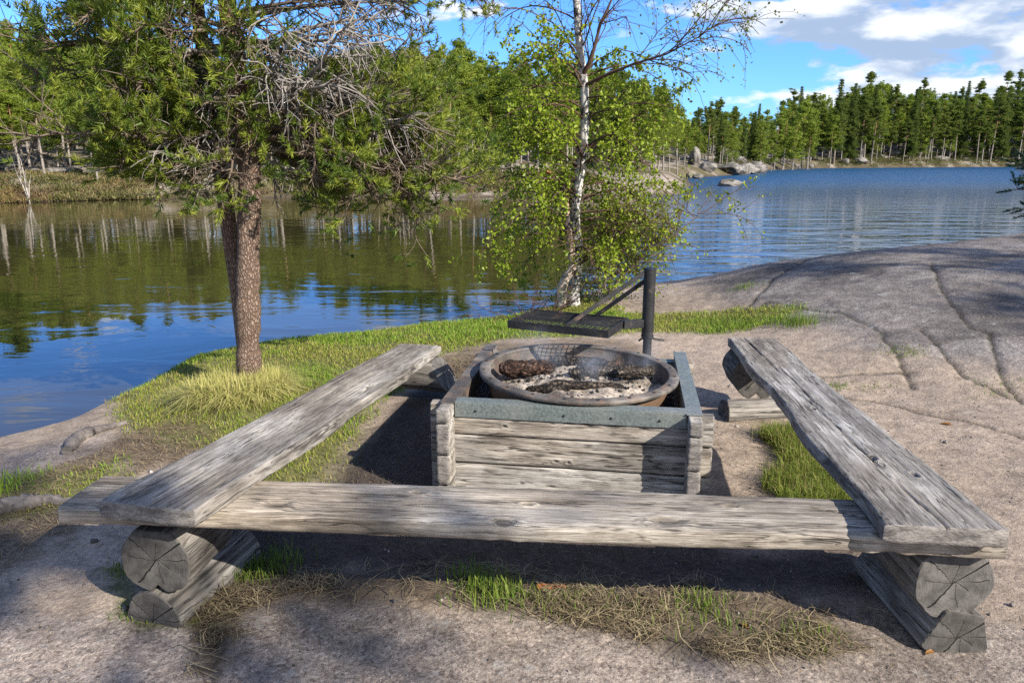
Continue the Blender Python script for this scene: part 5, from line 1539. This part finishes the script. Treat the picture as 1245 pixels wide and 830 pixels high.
# ------------------------------------------------------------------ low cover on the far shores
def heath():
    rng = np.random.default_rng(3); mb = MB()
    n = 0
    px = rng.uniform(-80, 790, 5200); back = rng.random(5200) ** 1.6 * 5 + 0.1
    d = np.interp(px, [-200, 0, 140, 350, 560, 760, 800], [31, 35.2, 38.3, 41, 41.5, 45.5, 47]) + back
    x = (px - CX) / FPX * d; y = d
    f = far_h(x, y)[1]; keep = (f > 0.05) & (f < 6) & (np.hypot(x - 10.5, (y - 50) * .8) > 6.5); x = x[keep]; y = y[keep]; z = ground_h(x, y)
    hue = fbm(x * 0.5, y * 0.5, 8)
    for i in range(0, len(x)):
        pass
    m = 34
    pt_ = fbm(x * 0.45, y * 0.6, 19, 3); kp = rng.random(len(x)) < ss(0.36, 0.56, pt_) + 0.12; x, y, z, hue = x[kp], y[kp], z[kp], hue[kp]
    h = 0.04 + 0.26 * rng.random(len(x)) ** 2 * (0.4 + 1.2 * fbm(x * 0.9, y * 0.5, 9))
    Q = np.stack([np.repeat(x, m), np.repeat(y, m), np.repeat(z, m)], 1) + rng.normal(size=(len(x) * m, 3)) * [0.22, 0.22, 0] ; Q[:, 2] += np.repeat(h, m) * rng.random(len(Q))
    d_ = rand_unit(len(Q), rng); d_[:, 2] = np.abs(d_[:, 2]) + 0.4; s = perp(d_, rng)
    V = np.stack([Q - s * 0.02, Q + s * 0.02, Q + d_ * rng.uniform(0.06, 0.2, len(Q))[:, None]], 1).reshape(-1, 3)
    pal = np.array([[0.20, 0.145, 0.06], [0.13, 0.08, 0.05], [0.10, 0.115, 0.025], [0.24, 0.20, 0.09], [0.07, 0.07, 0.025]])
    pi_ = np.clip(((hue - 0.25) * 2 * 5 + rng.normal(size=len(x)) * 1.2), 0, 4.99).astype(int)
    mb.add(V, np.arange(len(V)).reshape(-1, 3), 0, np.repeat(np.repeat(pal[pi_], m, 0) * (0.7 + 0.6 * rng.random(len(Q)))[:, None], 3, 0))
    o = mb.build('heather', M_STRAW, smooth=False); tag(o, 'brown and green heather and sedge along the bay shore', 'heather', kind='stuff')
    # dark low brush along the far shore
    mb = MB(); px = rng.uniform(870, 1300, 1500); 
    yy = np.interp(px, [870, 926, 1000, 1120, 1245, 1500], [214, 209, 204.6, 203.6, 203, 202.6]); D = np.array([xy([(a, b)], WATER)[0] for a, b in zip(px, yy)]); d = D[:, 1] + rng.random(len(px)) ** 2 * 22 + 0.5
    x = (px - CX) / FPX * d * 1.02; y = d; z = ground_h(x, y); keep = z > WATER + 0.1; x, y, z = x[keep], y[keep], z[keep]
    m = 26; Q = np.stack([np.repeat(x, m), np.repeat(y, m), np.repeat(z, m)], 1) + rng.normal(size=(len(x) * m, 3)) * [0.6, 0.6, 0]; Q[:, 2] += rng.random(len(Q)) * 0.8
    d_ = rand_unit(len(Q), rng); s = perp(d_, rng)
    V = np.stack([Q - s * 0.08, Q + s * 0.08, Q + d_ * 0.35], 1).reshape(-1, 3)
    pal = np.array([[0.05, 0.06, 0.02], [0.09, 0.09, 0.03], [0.12, 0.09, 0.05]])
    mb.add(V, np.arange(len(V)).reshape(-1, 3), 0, np.repeat(np.repeat(pal[rng.integers(0, 3, len(x))], m, 0), 3, 0))
    o = mb.build('undergrowth', M_FOREST, smooth=False); tag(o, 'dark scrub between the rocks of the far lake shore', 'undergrowth', kind='stuff')


heath()


def boulder_mesh(seed, n=26):
    rng = np.random.default_rng(seed)
    th = np.linspace(0, 2 * pi, n * 2, endpoint=False); ph = np.linspace(-pi / 2, pi / 2, n)
    TT, PP = np.meshgrid(th, ph)
    D = np.stack([np.cos(PP) * np.cos(TT), np.cos(PP) * np.sin(TT), np.sin(PP)], -1)
    r = np.full(TT.shape, 9.0)
    for k in range(15):  # cut by random planes: blocky
        nrm = rand_unit(1, rng)[0]; h = rng.uniform(0.72, 1.05); dp = D @ nrm
        r = np.minimum(r, np.where(dp > 0.05, h / np.maximum(dp, 0.05), 9))
    r = np.minimum(r, 1.2)
    r = r * (1 + 0.10 * (fbm(D[..., 0] * 4 + 7, D[..., 1] * 4 + D[..., 2] * 3, seed, 4) - 0.5))
    V = D * r[..., None]; m = n * 2
    i = np.arange(n - 1)[:, None] * m; j = np.arange(m)[None, :]; j2 = (j + 1) % m
    F = np.stack([i + j, i + j2, i + m + j2, i + m + j], -1).reshape(-1, 4)
    v = fbm(V[..., 0] * 2.2 + 3, V[..., 1] * 2.2 + V[..., 2] * 2, seed + 2, 4); w = ss(0.4, 0.62, v)[..., None]
    col = np.array([0.085, 0.078, 0.068]) * (1 - w) + np.array([0.23, 0.21, 0.185]) * w
    mb = MB(); mb.add(V.reshape(-1, 3), F, 0, col.reshape(-1, 3))
    return mb


def boulders():
    protos = []
    for k in range(6):
        o = boulder_mesh(400 + k).build('boulder', M_ROCK); COL.objects.unlink(o); protos.append(o)
    def put(px, py, wpx, hpx, k, label, group=None, zoff=0.0, z=WATER, depth=0.8):
        p = gp(px, py, z); sc = p[1] / FPX
        o = protos[k].copy(); COL.objects.link(o)
        g = max(gz(p[0], p[1]), WATER)
        o.location = (p[0], p[1], g + hpx * sc * 0.32); o.scale = (wpx * sc / 2, wpx * sc / 2 * depth, hpx * sc * 0.62); o.rotation_euler = (0, 0, random.uniform(0, 6))
        tag(o, label, 'boulder', group); return o
    put(843, 213.5, 16, 20, 0, 'tall pale upright boulder at the tip of the wooded point')
    put(860, 214.2, 18, 10, 1, 'low grey boulder at the water right beside the tall upright one', depth=1.2)
    put(849, 217, 13, 5, 2, 'small dark rock in the water at the foot of the tall boulder')
    put(838, 216.5, 9, 6, 3, 'small square rock left at the foot of the tall boulder')
    put(887, 226, 31, 8.5, 4, 'lone flat mossy rock islet out in the lake')
    put(905, 211.5, 52, 3, 5, 'long low dark skerry ending the second granite point', depth=0.5)
    put(885, 212.8, 46, 9, 1, 'smooth pinkish granite hump on the second point', depth=0.7)
    rnd = random.Random(4)
    for i in range(70):
        px = rnd.uniform(865, 1285); back = rnd.uniform(2, 24)
        yy = float(np.interp(px, [870, 926, 1000, 1120, 1245, 1500], [214, 209, 204.6, 203.6, 203, 202.6])); P = xy([(px, yy)], WATER)[0]; d = P[1] + back
        x = (px - CX) / FPX * d * 1.02; z = gz(x, d)
        if z < WATER + 0.15: continue
        o = protos[rnd.randrange(6)].copy(); COL.objects.link(o); s = rnd.uniform(0.6, 1.7)
        o.location = (x, d, z + s * 0.12); o.scale = (s * rnd.uniform(1, 1.8), s, s * rnd.uniform(0.4, 0.7)); o.rotation_euler = (rnd.uniform(-.2, .2), rnd.uniform(-.2, .2), rnd.uniform(0, 6))
        tag(o, 'grey boulder among the scree on the wooded bank of the far shore', 'boulder', 'scree boulders on the far bank')
    for i in range(14):
        px = rnd.uniform(-20, 160); d = rnd.uniform(40, 52); x = (px - CX) / FPX * d; z = gz(x, d)
        o = protos[rnd.randrange(6)].copy(); COL.objects.link(o); s = rnd.uniform(0.3, 0.9)
        o.location = (x, d, z + s * 0.1); o.scale = (s * 1.5, s, s * 0.45); o.rotation_euler = (0, 0, rnd.uniform(0, 6))
        tag(o, 'low grey rock on the open slope at the left of the bay', 'boulder', 'rocks on the open slope of the bay')


boulders()


def sapling():
    rng = np.random.default_rng(14)
    p = gp(36, 246, WATER); b = np.array([p[0], p[1], WATER - 0.05])
    root = empty('bare_sapling', b, 'thin pale leafless sapling at the waterline of the bay on the far left', 'tree')
    W = MB()
    for (dx, h) in ((0.0, 2.1), (-0.45, 1.4), (0.12, 1.1)):
        q = curve((0, 0, 0), (dx * 0.5, 0, 1), h, 9, rng, 0.12); W.tube(q, np.linspace(0.045, 0.01, len(q)), 5, col=(0.42, 0.38, 0.33))
        for _ in range(9):
            i = rng.integers(3, len(q)); r = curve(q[i], (rng.normal() * 0.6, rng.normal() * 0.4, 0.8), rng.uniform(0.3, 0.7), 4, rng, 0.2); W.tube(r, np.linspace(0.014, 0.006, len(r)), 3, col=(0.35, 0.31, 0.27))
    W.build('stems', M_TWIG, root)


sapling()


# ------------------------------------------------------------------ near grass, straw and litter
def blades(mb, x, y, rng, h, w, cols, lean=0.5, droop=0.3):
    n = len(x); z = ground_h(x, y) - 0.004
    a = rng.uniform(0, 2 * pi, n); d = np.stack([np.cos(a), np.sin(a), np.zeros(n)], 1); s = np.stack([-np.sin(a), np.cos(a), np.zeros(n)], 1)
    ln = (lean * rng.random(n) ** 1.2)[:, None]
    P = np.stack([x, y, z], 1); up = np.array([0, 0, 1.0]); h = np.asarray(h)[:, None]; w = np.asarray(w)[:, None] if np.ndim(w) else w
    m1 = P + up * h * 0.55 + d * h * ln * 0.35; m2 = P + up * h * (1 - droop * ln) + d * h * ln * 1.1
    V = np.stack([P - s * w, P + s * w, m1 - s * w * 0.75, m1 + s * w * 0.75, m2], 1).reshape(-1, 3)
    i = np.arange(n)[:, None] * 5
    mb.add(V, np.hstack([i, i + 1, i + 3, i + 2]), 0, np.repeat(cols, 5, 0))
    mb.F.append(np.hstack([i + 2, i + 3, i + 4]) + mb.n - len(V)); mb.M.append(np.zeros(n, int))


def scatter(n, box, key, rng, thr=0.15):
    x = rng.uniform(box[0], box[1], n); y = rng.uniform(box[2], box[3], n)
    c = cover(x, y); w = c[key]
    if key == 'lawn': w = w * (1 - 0.85 * c['litter']) * (1 - c['humus'])
    k = (rng.random(n) < w) & (sdf(x, y, NEAR) > 0.04)
    k &= ~((np.abs(x - BC[0]) < 0.66) & (np.abs(y - BC[1]) < 0.62))
    return x[k], y[k]


def near_cover():
    rng = np.random.default_rng(9)
    G = MB()
    x, y = scatter(330000, (-4.6, 3.8, 2.2, 11), 'lawn', rng)
    patch = fbm(x * 1.3, y * 1.3, 101, 3); p2 = fbm(x * 4, y * 4, 102, 3)
    # grass is longer by the trunk and the shore, short and yellowish where it is trodden
    thin = rng.random(len(x)) < 0.45 + 1.1 * ss(0.3, 0.58, p2); x, y, patch, p2 = x[thin], y[thin], patch[thin], p2[thin]
    h = 0.018 + 0.028 * rng.random(len(x)) + 0.026 * ss(0.5, 0.75, patch)
    t = np.clip(0.62 * ss(0.35, 0.65, patch) + 0.5 * rng.random(len(x)) - 0.05, 0, 1)[:, None]
    dry = (rng.random(len(x)) < 0.10 + 0.28 * ss(0.55, 0.4, patch))[:, None]
    c = np.array([0.27, 0.29, 0.045]) * (1 - t) + np.array([0.17, 0.275, 0.028]) * t
    c = np.where(dry, np.array([0.30, 0.25, 0.085]), c) * (0.7 + 0.6 * rng.random((len(x), 1)))
    blades(G, x, y, rng, h, 0.0026 + 0.0012 * (y > 6), c, 1.2)
    # dense tuft beside the right bench
    x, y = scatter(60000, (0.9, 1.8, 2.2, 4.2), 'tuft', rng)
    t = rng.random((len(x), 1)); c = (np.array([0.10, 0.16, 0.018]) * (1 - t) + np.array([0.24, 0.27, 0.05]) * t)
    c = np.where(rng.random((len(x), 1)) < 0.25, [0.30, 0.25, 0.10], c)
    blades(G, x, y, rng, 0.05 + 0.09 * rng.random(len(x)), 0.0022, c, 1.1, 0.4)
    # green tufts in the straw under the front bench
    for (px, py, r, n, hh) in ((595, 722, 0.11, 260, 0.085), (570, 705, 0.09, 110, 0.085), (640, 728, 0.10, 110, 0.05), (750, 738, 0.12, 70, 0.045), (830, 745, 0.14, 90, 0.045), (900, 755, 0.12, 70, 0.04), (980, 775, 0.1, 120, 0.05), (690, 735, 0.1, 120, 0.05), (1018, 470, 0.1, 120, 0.035), (850, 735, 0.08, 120, 0.05), (1060, 470, 0.12, 70, 0.03),
                               (1100, 428, 0.14, 170, 0.04), (1215, 470, 0.2, 110, 0.03), (905, 350, 0.15, 150, 0.06), (970, 393, 0.2, 500, 0.10), (880, 395, 0.3, 500, 0.07), (170, 742, 0.07, 160, 0.025), (150, 690, 0.06, 120, 0.03), (330, 690, .12, 200, .08), (300, 700, 0.1, 160, 0.07)):
        p = on_ground(px, py); x = p[0] + rng.normal(size=n) * r * 0.6; y = p[1] + rng.normal(size=n) * r * 0.5
        t = rng.random((n, 1)); c = np.array([0.08, 0.16, 0.016]) * (1 - t) + np.array([0.22, 0.26, 0.05]) * t
        blades(G, x, y, rng, hh * (0.4 + 0.9 * rng.random(n)), 0.0021, c, 0.9)
    tag(G.build('grass', M_GRASS, smooth=False), 'short green spring grass on the bank between benches and water', 'grass', kind='stuff')
    # straw tussock round the pine's foot: hanging pale blades
    Tn = MB(); b = on_ground(290, 500)
    n = 8000; a = rng.uniform(0, 2 * pi, n); r = 0.30 * np.sqrt(rng.random(n)); x = -1.92 + r * np.cos(a) * 1.05; y = 4.96 + r * np.sin(a) * 0.95
    k = np.hypot(x + 1.885, y - 5.13) > 0.10; x, y = x[k], y[k]; n = len(x)
    t = rng.random((n, 1)); c = np.array([0.52, 0.44, 0.18]) * (1 - t) + np.array([0.30, 0.32, 0.07]) * t
    blades(Tn, x, y, rng, 0.10 + 0.16 * rng.random(n), 0.0026, c, 1.8, 0.45)
    tag(Tn.build('grass_tussock', M_STRAW, smooth=False), 'pale straw-coloured grass tussock hanging round the foot of the close pine', 'grass tussock')
    # dead straw lying flat
    S = MB()
    def lying(x, y, L, cols, w=0.0016, lift=0.03):
        n = len(x); z = ground_h(x, y); a = rng.uniform(0, 2 * pi, n); d = np.stack([np.cos(a), np.sin(a), rng.normal(size=n) * 0.22], 1); s = np.stack([-np.sin(a), np.cos(a), np.zeros(n)], 1)
        P = np.stack([x, y, z + 0.003 + lift * rng.random(n) ** 2], 1); L = L[:, None]
        bend = rng.normal(size=(n, 1)) * 0.18; e0 = P - d * L / 2; e1 = P + d * L / 2; mid = P + s * bend * L; mid[:, 2] += 0.006
        V = np.stack([e0 - s * w * .6, e0 + s * w * .6, mid - s * w, mid + s * w, e1 - s * w * .4, e1 + s * w * .4], 1)
        g = ground_h(V[:, [0, 4], 0].ravel(), V[:, [0, 4], 1].ravel()).reshape(-1, 2) + 0.002
        for q, cidx in ((0, 0), (1, 0), (4, 1), (5, 1)): V[:, q, 2] = np.maximum(V[:, q, 2], g[:, cidx])
        V = V.reshape(-1, 3); i = np.arange(n)[:, None] * 6
        S.add(V, np.vstack([np.hstack([i, i + 1, i + 3, i + 2]), np.hstack([i + 2, i + 3, i + 5, i + 4])]), 0, np.repeat(cols, 6, 0))
    x, y = scatter(52000, (-2.2, 2.0, 1.8, 2.9), 'straw', rng); k = rng.random(len(x)) < 0.08 + 0.8 * ss(0.44, 0.66, fbm(x * 4, y * 7, 140, 4)); x, y = x[k], y[k]
    t = rng.random((len(x), 1)); t = t ** 1.7; c = np.array([0.10, 0.072, 0.045]) * (1 - t) + np.array([0.40, 0.325, 0.19]) * t
    lying(x, y, 0.04 + 0.10 * rng.random(len(x)), c)
    x, y = scatter(60000, (-4.2, 1.2, 2.3, 6.0), 'litter', rng); t = rng.random((len(x), 1)); c = np.array([0.11, 0.075, 0.045]) * (1 - t) + np.array([0.36, 0.27, 0.15]) * t
    lying(x, y, 0.03 + 0.06 * rng.random(len(x)), c, 0.0016, 0.015)
    x, y = scatter(9000, (-2.2, 2.2, 2.2, 4.4), 'humus', rng); t = rng.random((len(x), 1)); c = np.array([0.05, 0.04, 0.03]) * (1 - t) + np.array([0.20, 0.15, 0.10]) * t
    lying(x, y, 0.02 + 0.06 * rng.random(len(x)), c, 0.0013, 0.01)
    n = 2600; x = rng.uniform(-3.0, 3.4, n); y = rng.uniform(1.4, 5.5, n); k = (~((np.abs(x - BC[0]) < .66) & (np.abs(y - BC[1]) < .62))) & (sdf(x, y, NEAR) > 0.2); x, y = x[k], y[k]; t = rng.random((len(x), 1))
    lying(x, y, 0.015 + 0.04 * rng.random(len(x)), np.array([0.08, 0.05, 0.03]) * (1 - t) + np.array([0.30, 0.21, 0.12]) * t, 0.0011, 0.004)
    tag(S.build('dry_straw', M_STRAW, smooth=False), 'dead straw, pine needles and bark litter on the ground around the benches', 'straw', kind='stuff')
    # small stones and crumbs
    C = MB(); n = 1500; x = rng.uniform(-2.5, 3.2, n); y = rng.uniform(1.5, 5.2, n); k = (~((np.abs(x - BC[0]) < .68) & (np.abs(y - BC[1]) < .64))) & (sdf(x, y, NEAR) > 0.3); x, y = x[k], y[k]; z = ground_h(x, y)
    for a, b_, c_ in zip(x, y, z):
        s = rng.uniform(0.0015, 0.006) * (1 + (rng.random() < 0.03) * 1.5); g = rng.uniform(0.08, 0.34)
        C.box((a, b_, c_ + s * 0.3), (s, s * rng.uniform(.5, .9), s * rng.uniform(.35, .7)), np.linalg.qr(rng.normal(size=(3, 3)))[0], col=(g, g * .88, g * .78), bev=s * 0.25)
    tag(C.build('gravel', M_ROCK), 'loose grit and small stones on the trodden ground', 'gravel', kind='stuff')


near_cover()


def odds():
    rng = np.random.default_rng(31)
    # orange flake of pine bark
    p = on_ground(670, 716); mb = MB()
    nx, ny = 26, 8; X, Y = np.meshgrid(np.linspace(-0.055, 0.055, nx), np.linspace(-0.015, 0.015, ny))
    Z = 0.010 - 18 * Y ** 2 + 0.004 * fbm(X * 60, Y * 60, 5); i = np.arange(ny - 1)[:, None] * nx; j = np.arange(nx - 1)[None, :]
    F = np.stack([i + j, i + j + 1, i + nx + j + 1, i + nx + j], -1).reshape(-1, 4)
    Vt = np.stack([X + 0.006 * (fbm(Y * 200, X * 10, 4) - .5), Y, Z + 0.008], -1).reshape(-1, 3); Vb = Vt - [0, 0, 0.008]
    cc = np.array([0.50, 0.15, 0.04]) * (0.6 + 0.7 * fbm(X * 50, Y * 120, 6)).ravel()[:, None]
    mb.add(Vt, F, 0, cc); mb.add(Vb, F[:, ::-1], 0, cc)
    ring = list(range(nx)) + [k * nx + nx - 1 for k in range(1, ny)] + [(ny - 1) * nx + k for k in range(nx - 2, -1, -1)] + [k * nx for k in range(ny - 2, 0, -1)]
    n = len(Vt); mb.add(np.vstack([Vt, Vb]), [[ring[(k + 1) % len(ring)], ring[k], ring[k] + n, ring[(k + 1) % len(ring)] + n] for k in range(len(ring))], 0, np.vstack([cc, cc]))
    o = mb.build('bark_piece', mat_vcol('orange_bark', 0.85, 80, 0.004, 0.4), loc=p); o.rotation_euler = (0.05, 0.03, 0.05); tag(o, 'orange flake of pine bark lying in the straw under the front bench', 'bark')
    # exposed roots on the shore side
    def root_(pts, r, label):
        P = np.array([on_ground(a, b) for a, b in pts]); t = np.linspace(0, len(P) - 1, 24); Q = np.stack([np.interp(t, np.arange(len(P)), P[:, a]) for a in range(3)], 1)
        Q[:, 2] += r * 0.35; Q += rng.normal(size=Q.shape) * r * 0.12
        mb = MB(); mb.tube(Q - Q[0], r * np.interp(t, [0, 1, len(P) - 1], [0.7, 1.0, 0.35]) * (1 + 0.1 * rng.normal(size=24)), 12, col=(0.15, 0.13, 0.115), cap=True)
        tag(mb.build('exposed_root', mat_vcol('root_wood', 0.9, 60, 0.006, 0.45, stretch=(0.3, 1, 1)), loc=Q[0]), label, 'root', 'exposed roots on the shore side')
    root_([(82, 552), (95, 535), (118, 525), (152, 517)], 0.045, 'grey bare root beside the shore slab above the lake')
    root_([(-20, 628), (20, 618), (52, 612), (88, 615)], 0.05, 'grey bare root near the outer end of the front bench')
    # fallen leaves
    for (px, py, lab) in ((1150, 516, 'orange dry leaf lying on the granite below the crack'), (905, 762, 'brown dry leaf in the straw between the bench logs'), (1130, 795, 'tiny orange leaf against the foot of the right support log')):
        p = on_ground(px, py); mb = MB(); s = 0.035 if px == 1150 else 0.02
        V = np.array([(-s, 0, 0.004), (-s * .3, -s * .4, 0.012), (s * .5, -s * .35, 0.01), (s, 0, 0.006), (s * .5, s * .35, 0.014), (-s * .3, s * .4, 0.01), (0, 0, 0.004)])
        V = np.vstack([V, V - [0, 0, 0.0012]]); top = [[k, (k + 1) % 6, 6] for k in range(6)]; bot = [[b + 7 for b in f[::-1]] for f in top]
        mb.add(V, top + bot, 0, (0.36, 0.17, 0.05)); mb.add(V, [[(k + 1) % 6, k, k + 7, (k + 1) % 6 + 7] for k in range(6)], 0, (0.36, 0.17, 0.05))
        o = mb.build('dry_leaf', M_LEAF, loc=p); o.rotation_euler = (0, 0, rng.uniform(0, 6)); tag(o, lab, 'leaf', 'fallen leaves')


odds()


# ------------------------------------------------------------------ smoke
def smoke():
    mb = MB(); mb.box((0, 0, 0), (0.48, 0.40, 0.17))
    m, nt, out = new_mat('thin_smoke'); q = N(nt); o = q.obj()
    n = q.noise(q.mapping(o, (4.0, 4.0, 2.6)), 1.0, 4, 0.55, 0.8)
    sx = q.n('ShaderNodeSeparateXYZ'); q.l(o, sx.inputs[0])
    r = q.math('SQRT', q.math('ADD', q.math('POWER', q.math('DIVIDE', sx.outputs[0], 0.46), 2), q.math('POWER', q.math('DIVIDE', sx.outputs[1], 0.38), 2)))
    fall = q.math('MULTIPLY', q.mapr(r, 0.55, 0.98, 1.0, 0.0), q.mapr(sx.outputs[2], -0.05, 0.165, 1.0, 0.0))
    d = q.math('MULTIPLY', q.math('MULTIPLY', q.mapr(n, 0.5, 0.75), fall), 4.5)
    v = q.n('ShaderNodeVolumePrincipled'); v.inputs['Color'].default_value = c4(0.80, 0.86, 0.95); v.inputs['Anisotropy'].default_value = 0.2
    q.l(d, v.inputs['Density']); q.l(v.outputs[0], out.inputs['Volume'])
    o = mb.build('smoke', m, loc=(BOWL[0] + 0.02, BOWL[1] + 0.05, BOWL[2] + 0.08)); tag(o, 'thin bluish smoke drifting over the embers in the bowl', 'smoke', kind='stuff')


smoke()

# ------------------------------------------------------------------ light, sky, camera
SUN = np.array([0.75, -0.66, 0.0]); SUN /= np.linalg.norm(SUN); ELEV = radians(33)
SD = np.array([SUN[0] * cos(ELEV), SUN[1] * cos(ELEV), sin(ELEV)])
sun = bpy.data.lights.new('sun', 'SUN'); sun.energy = 4.5; sun.angle = radians(0.53); sun.color = (1.0, 0.945, 0.86)
so = bpy.data.objects.new('sun', sun); COL.objects.link(so)
from mathutils import Vector
so.rotation_euler = Vector(SD).to_track_quat('Z', 'Y').to_euler()
so.location = (20, -20, 30)

w = bpy.data.worlds.new('World'); scene.world = w; w.use_nodes = True
nt = w.node_tree; nt.nodes.clear(); q = N(nt)
sky = q.n('ShaderNodeTexSky', sky_type='NISHITA'); sky.sun_disc = False; sky.sun_elevation = ELEV
sky.sun_rotation = math.atan2(SUN[0], SUN[1])
sky.air_density = 1.0; sky.dust_density = 0.3; sky.ozone_density = 2.5
tc = q.n('ShaderNodeTexCoord').outputs['Generated']
sx = q.n('ShaderNodeSeparateXYZ'); q.l(tc, sx.inputs[0])
n1 = q.noise(q.mapping(tc, (8.0, 8.0, 22.0), (0.3, 0.0, 0.55)), 1.0, 8, 0.56, 0.15)
n2 = q.noise(q.mapping(tc, (8.0, 8.0, 22.0), (0.25, 0.1, 0.90)), 1.0, 5, 0.52, 0.15)      # the same field a little higher: tops catch the light
nlow = q.noise(q.mapping(tc, (2.0, 2.0, 4.0), (1.7, 5.2, 0)), 1.0, 2)
az = q.math('DIVIDE', sx.outputs[0], q.math('MAXIMUM', sx.outputs[1], 0.05))       # to the right of the view the cover is denser
behind = q.mapr(sx.outputs[1], 0.1, -0.3)
bias = q.math('ADD', q.mapr(az, 0.16, 0.46, -0.10, 0.085), q.math('MULTIPLY', q.math('SUBTRACT', nlow, 0.5), 0.25))
dens = q.math('ADD', q.math('ADD', n1, bias), q.math('MULTIPLY', behind, 0.14))
cover_ = q.math('MAXIMUM', q.mapr(sx.outputs[2], 0.18, 0.40, 1.0, 0.2), behind)
alpha = q.math('MULTIPLY', q.mapr(dens, 0.47, 0.57), cover_)
lit = q.mapr(q.math('ADD', q.math('SUBTRACT', n1, n2), q.math('MULTIPLY', q.math('SUBTRACT', 0.60, dens), 0.35)), -0.06, 0.13)
ccol = q.mix(lit, c4(1.9, 2.4, 3.2), c4(4.7, 4.8, 4.95))
skyc = q.mix(1.0, sky.outputs[0], c4(0.33, 0.61, 1.08), 'MULTIPLY')
fin = q.mix(q.math('MULTIPLY', alpha, 0.93), skyc, ccol)
bg = q.n('ShaderNodeBackground'); q.l(fin, bg.inputs[0]); bg.inputs[1].default_value = 0.12
ow = q.n('ShaderNodeOutputWorld'); q.l(bg.outputs[0], ow.inputs[0])

cam = bpy.data.cameras.new('camera'); cam.sensor_width = 36; cam.lens = 36 * FPX / 1245; cam.clip_start = 0.05; cam.clip_end = 3000
co = bpy.data.objects.new('camera', cam); COL.objects.link(co); co.location = (0, 0, HC); co.rotation_euler = (pi / 2 - PITCH, 0, 0)
scene.camera = co
vs = scene.view_settings; vs.view_transform = 'Standard'; vs.look = 'None'; vs.gamma = 1; vs.use_curve_mapping = False; vs.exposure = 1.0
scene.cycles.use_denoising = False
scene.cycles.max_bounces = 6; scene.cycles.diffuse_bounces = 3; scene.cycles.glossy_bounces = 3; scene.cycles.transparent_max_bounces = 4; scene.cycles.volume_bounces = 0
scene.cycles.caustics_reflective = False; scene.cycles.caustics_refractive = False
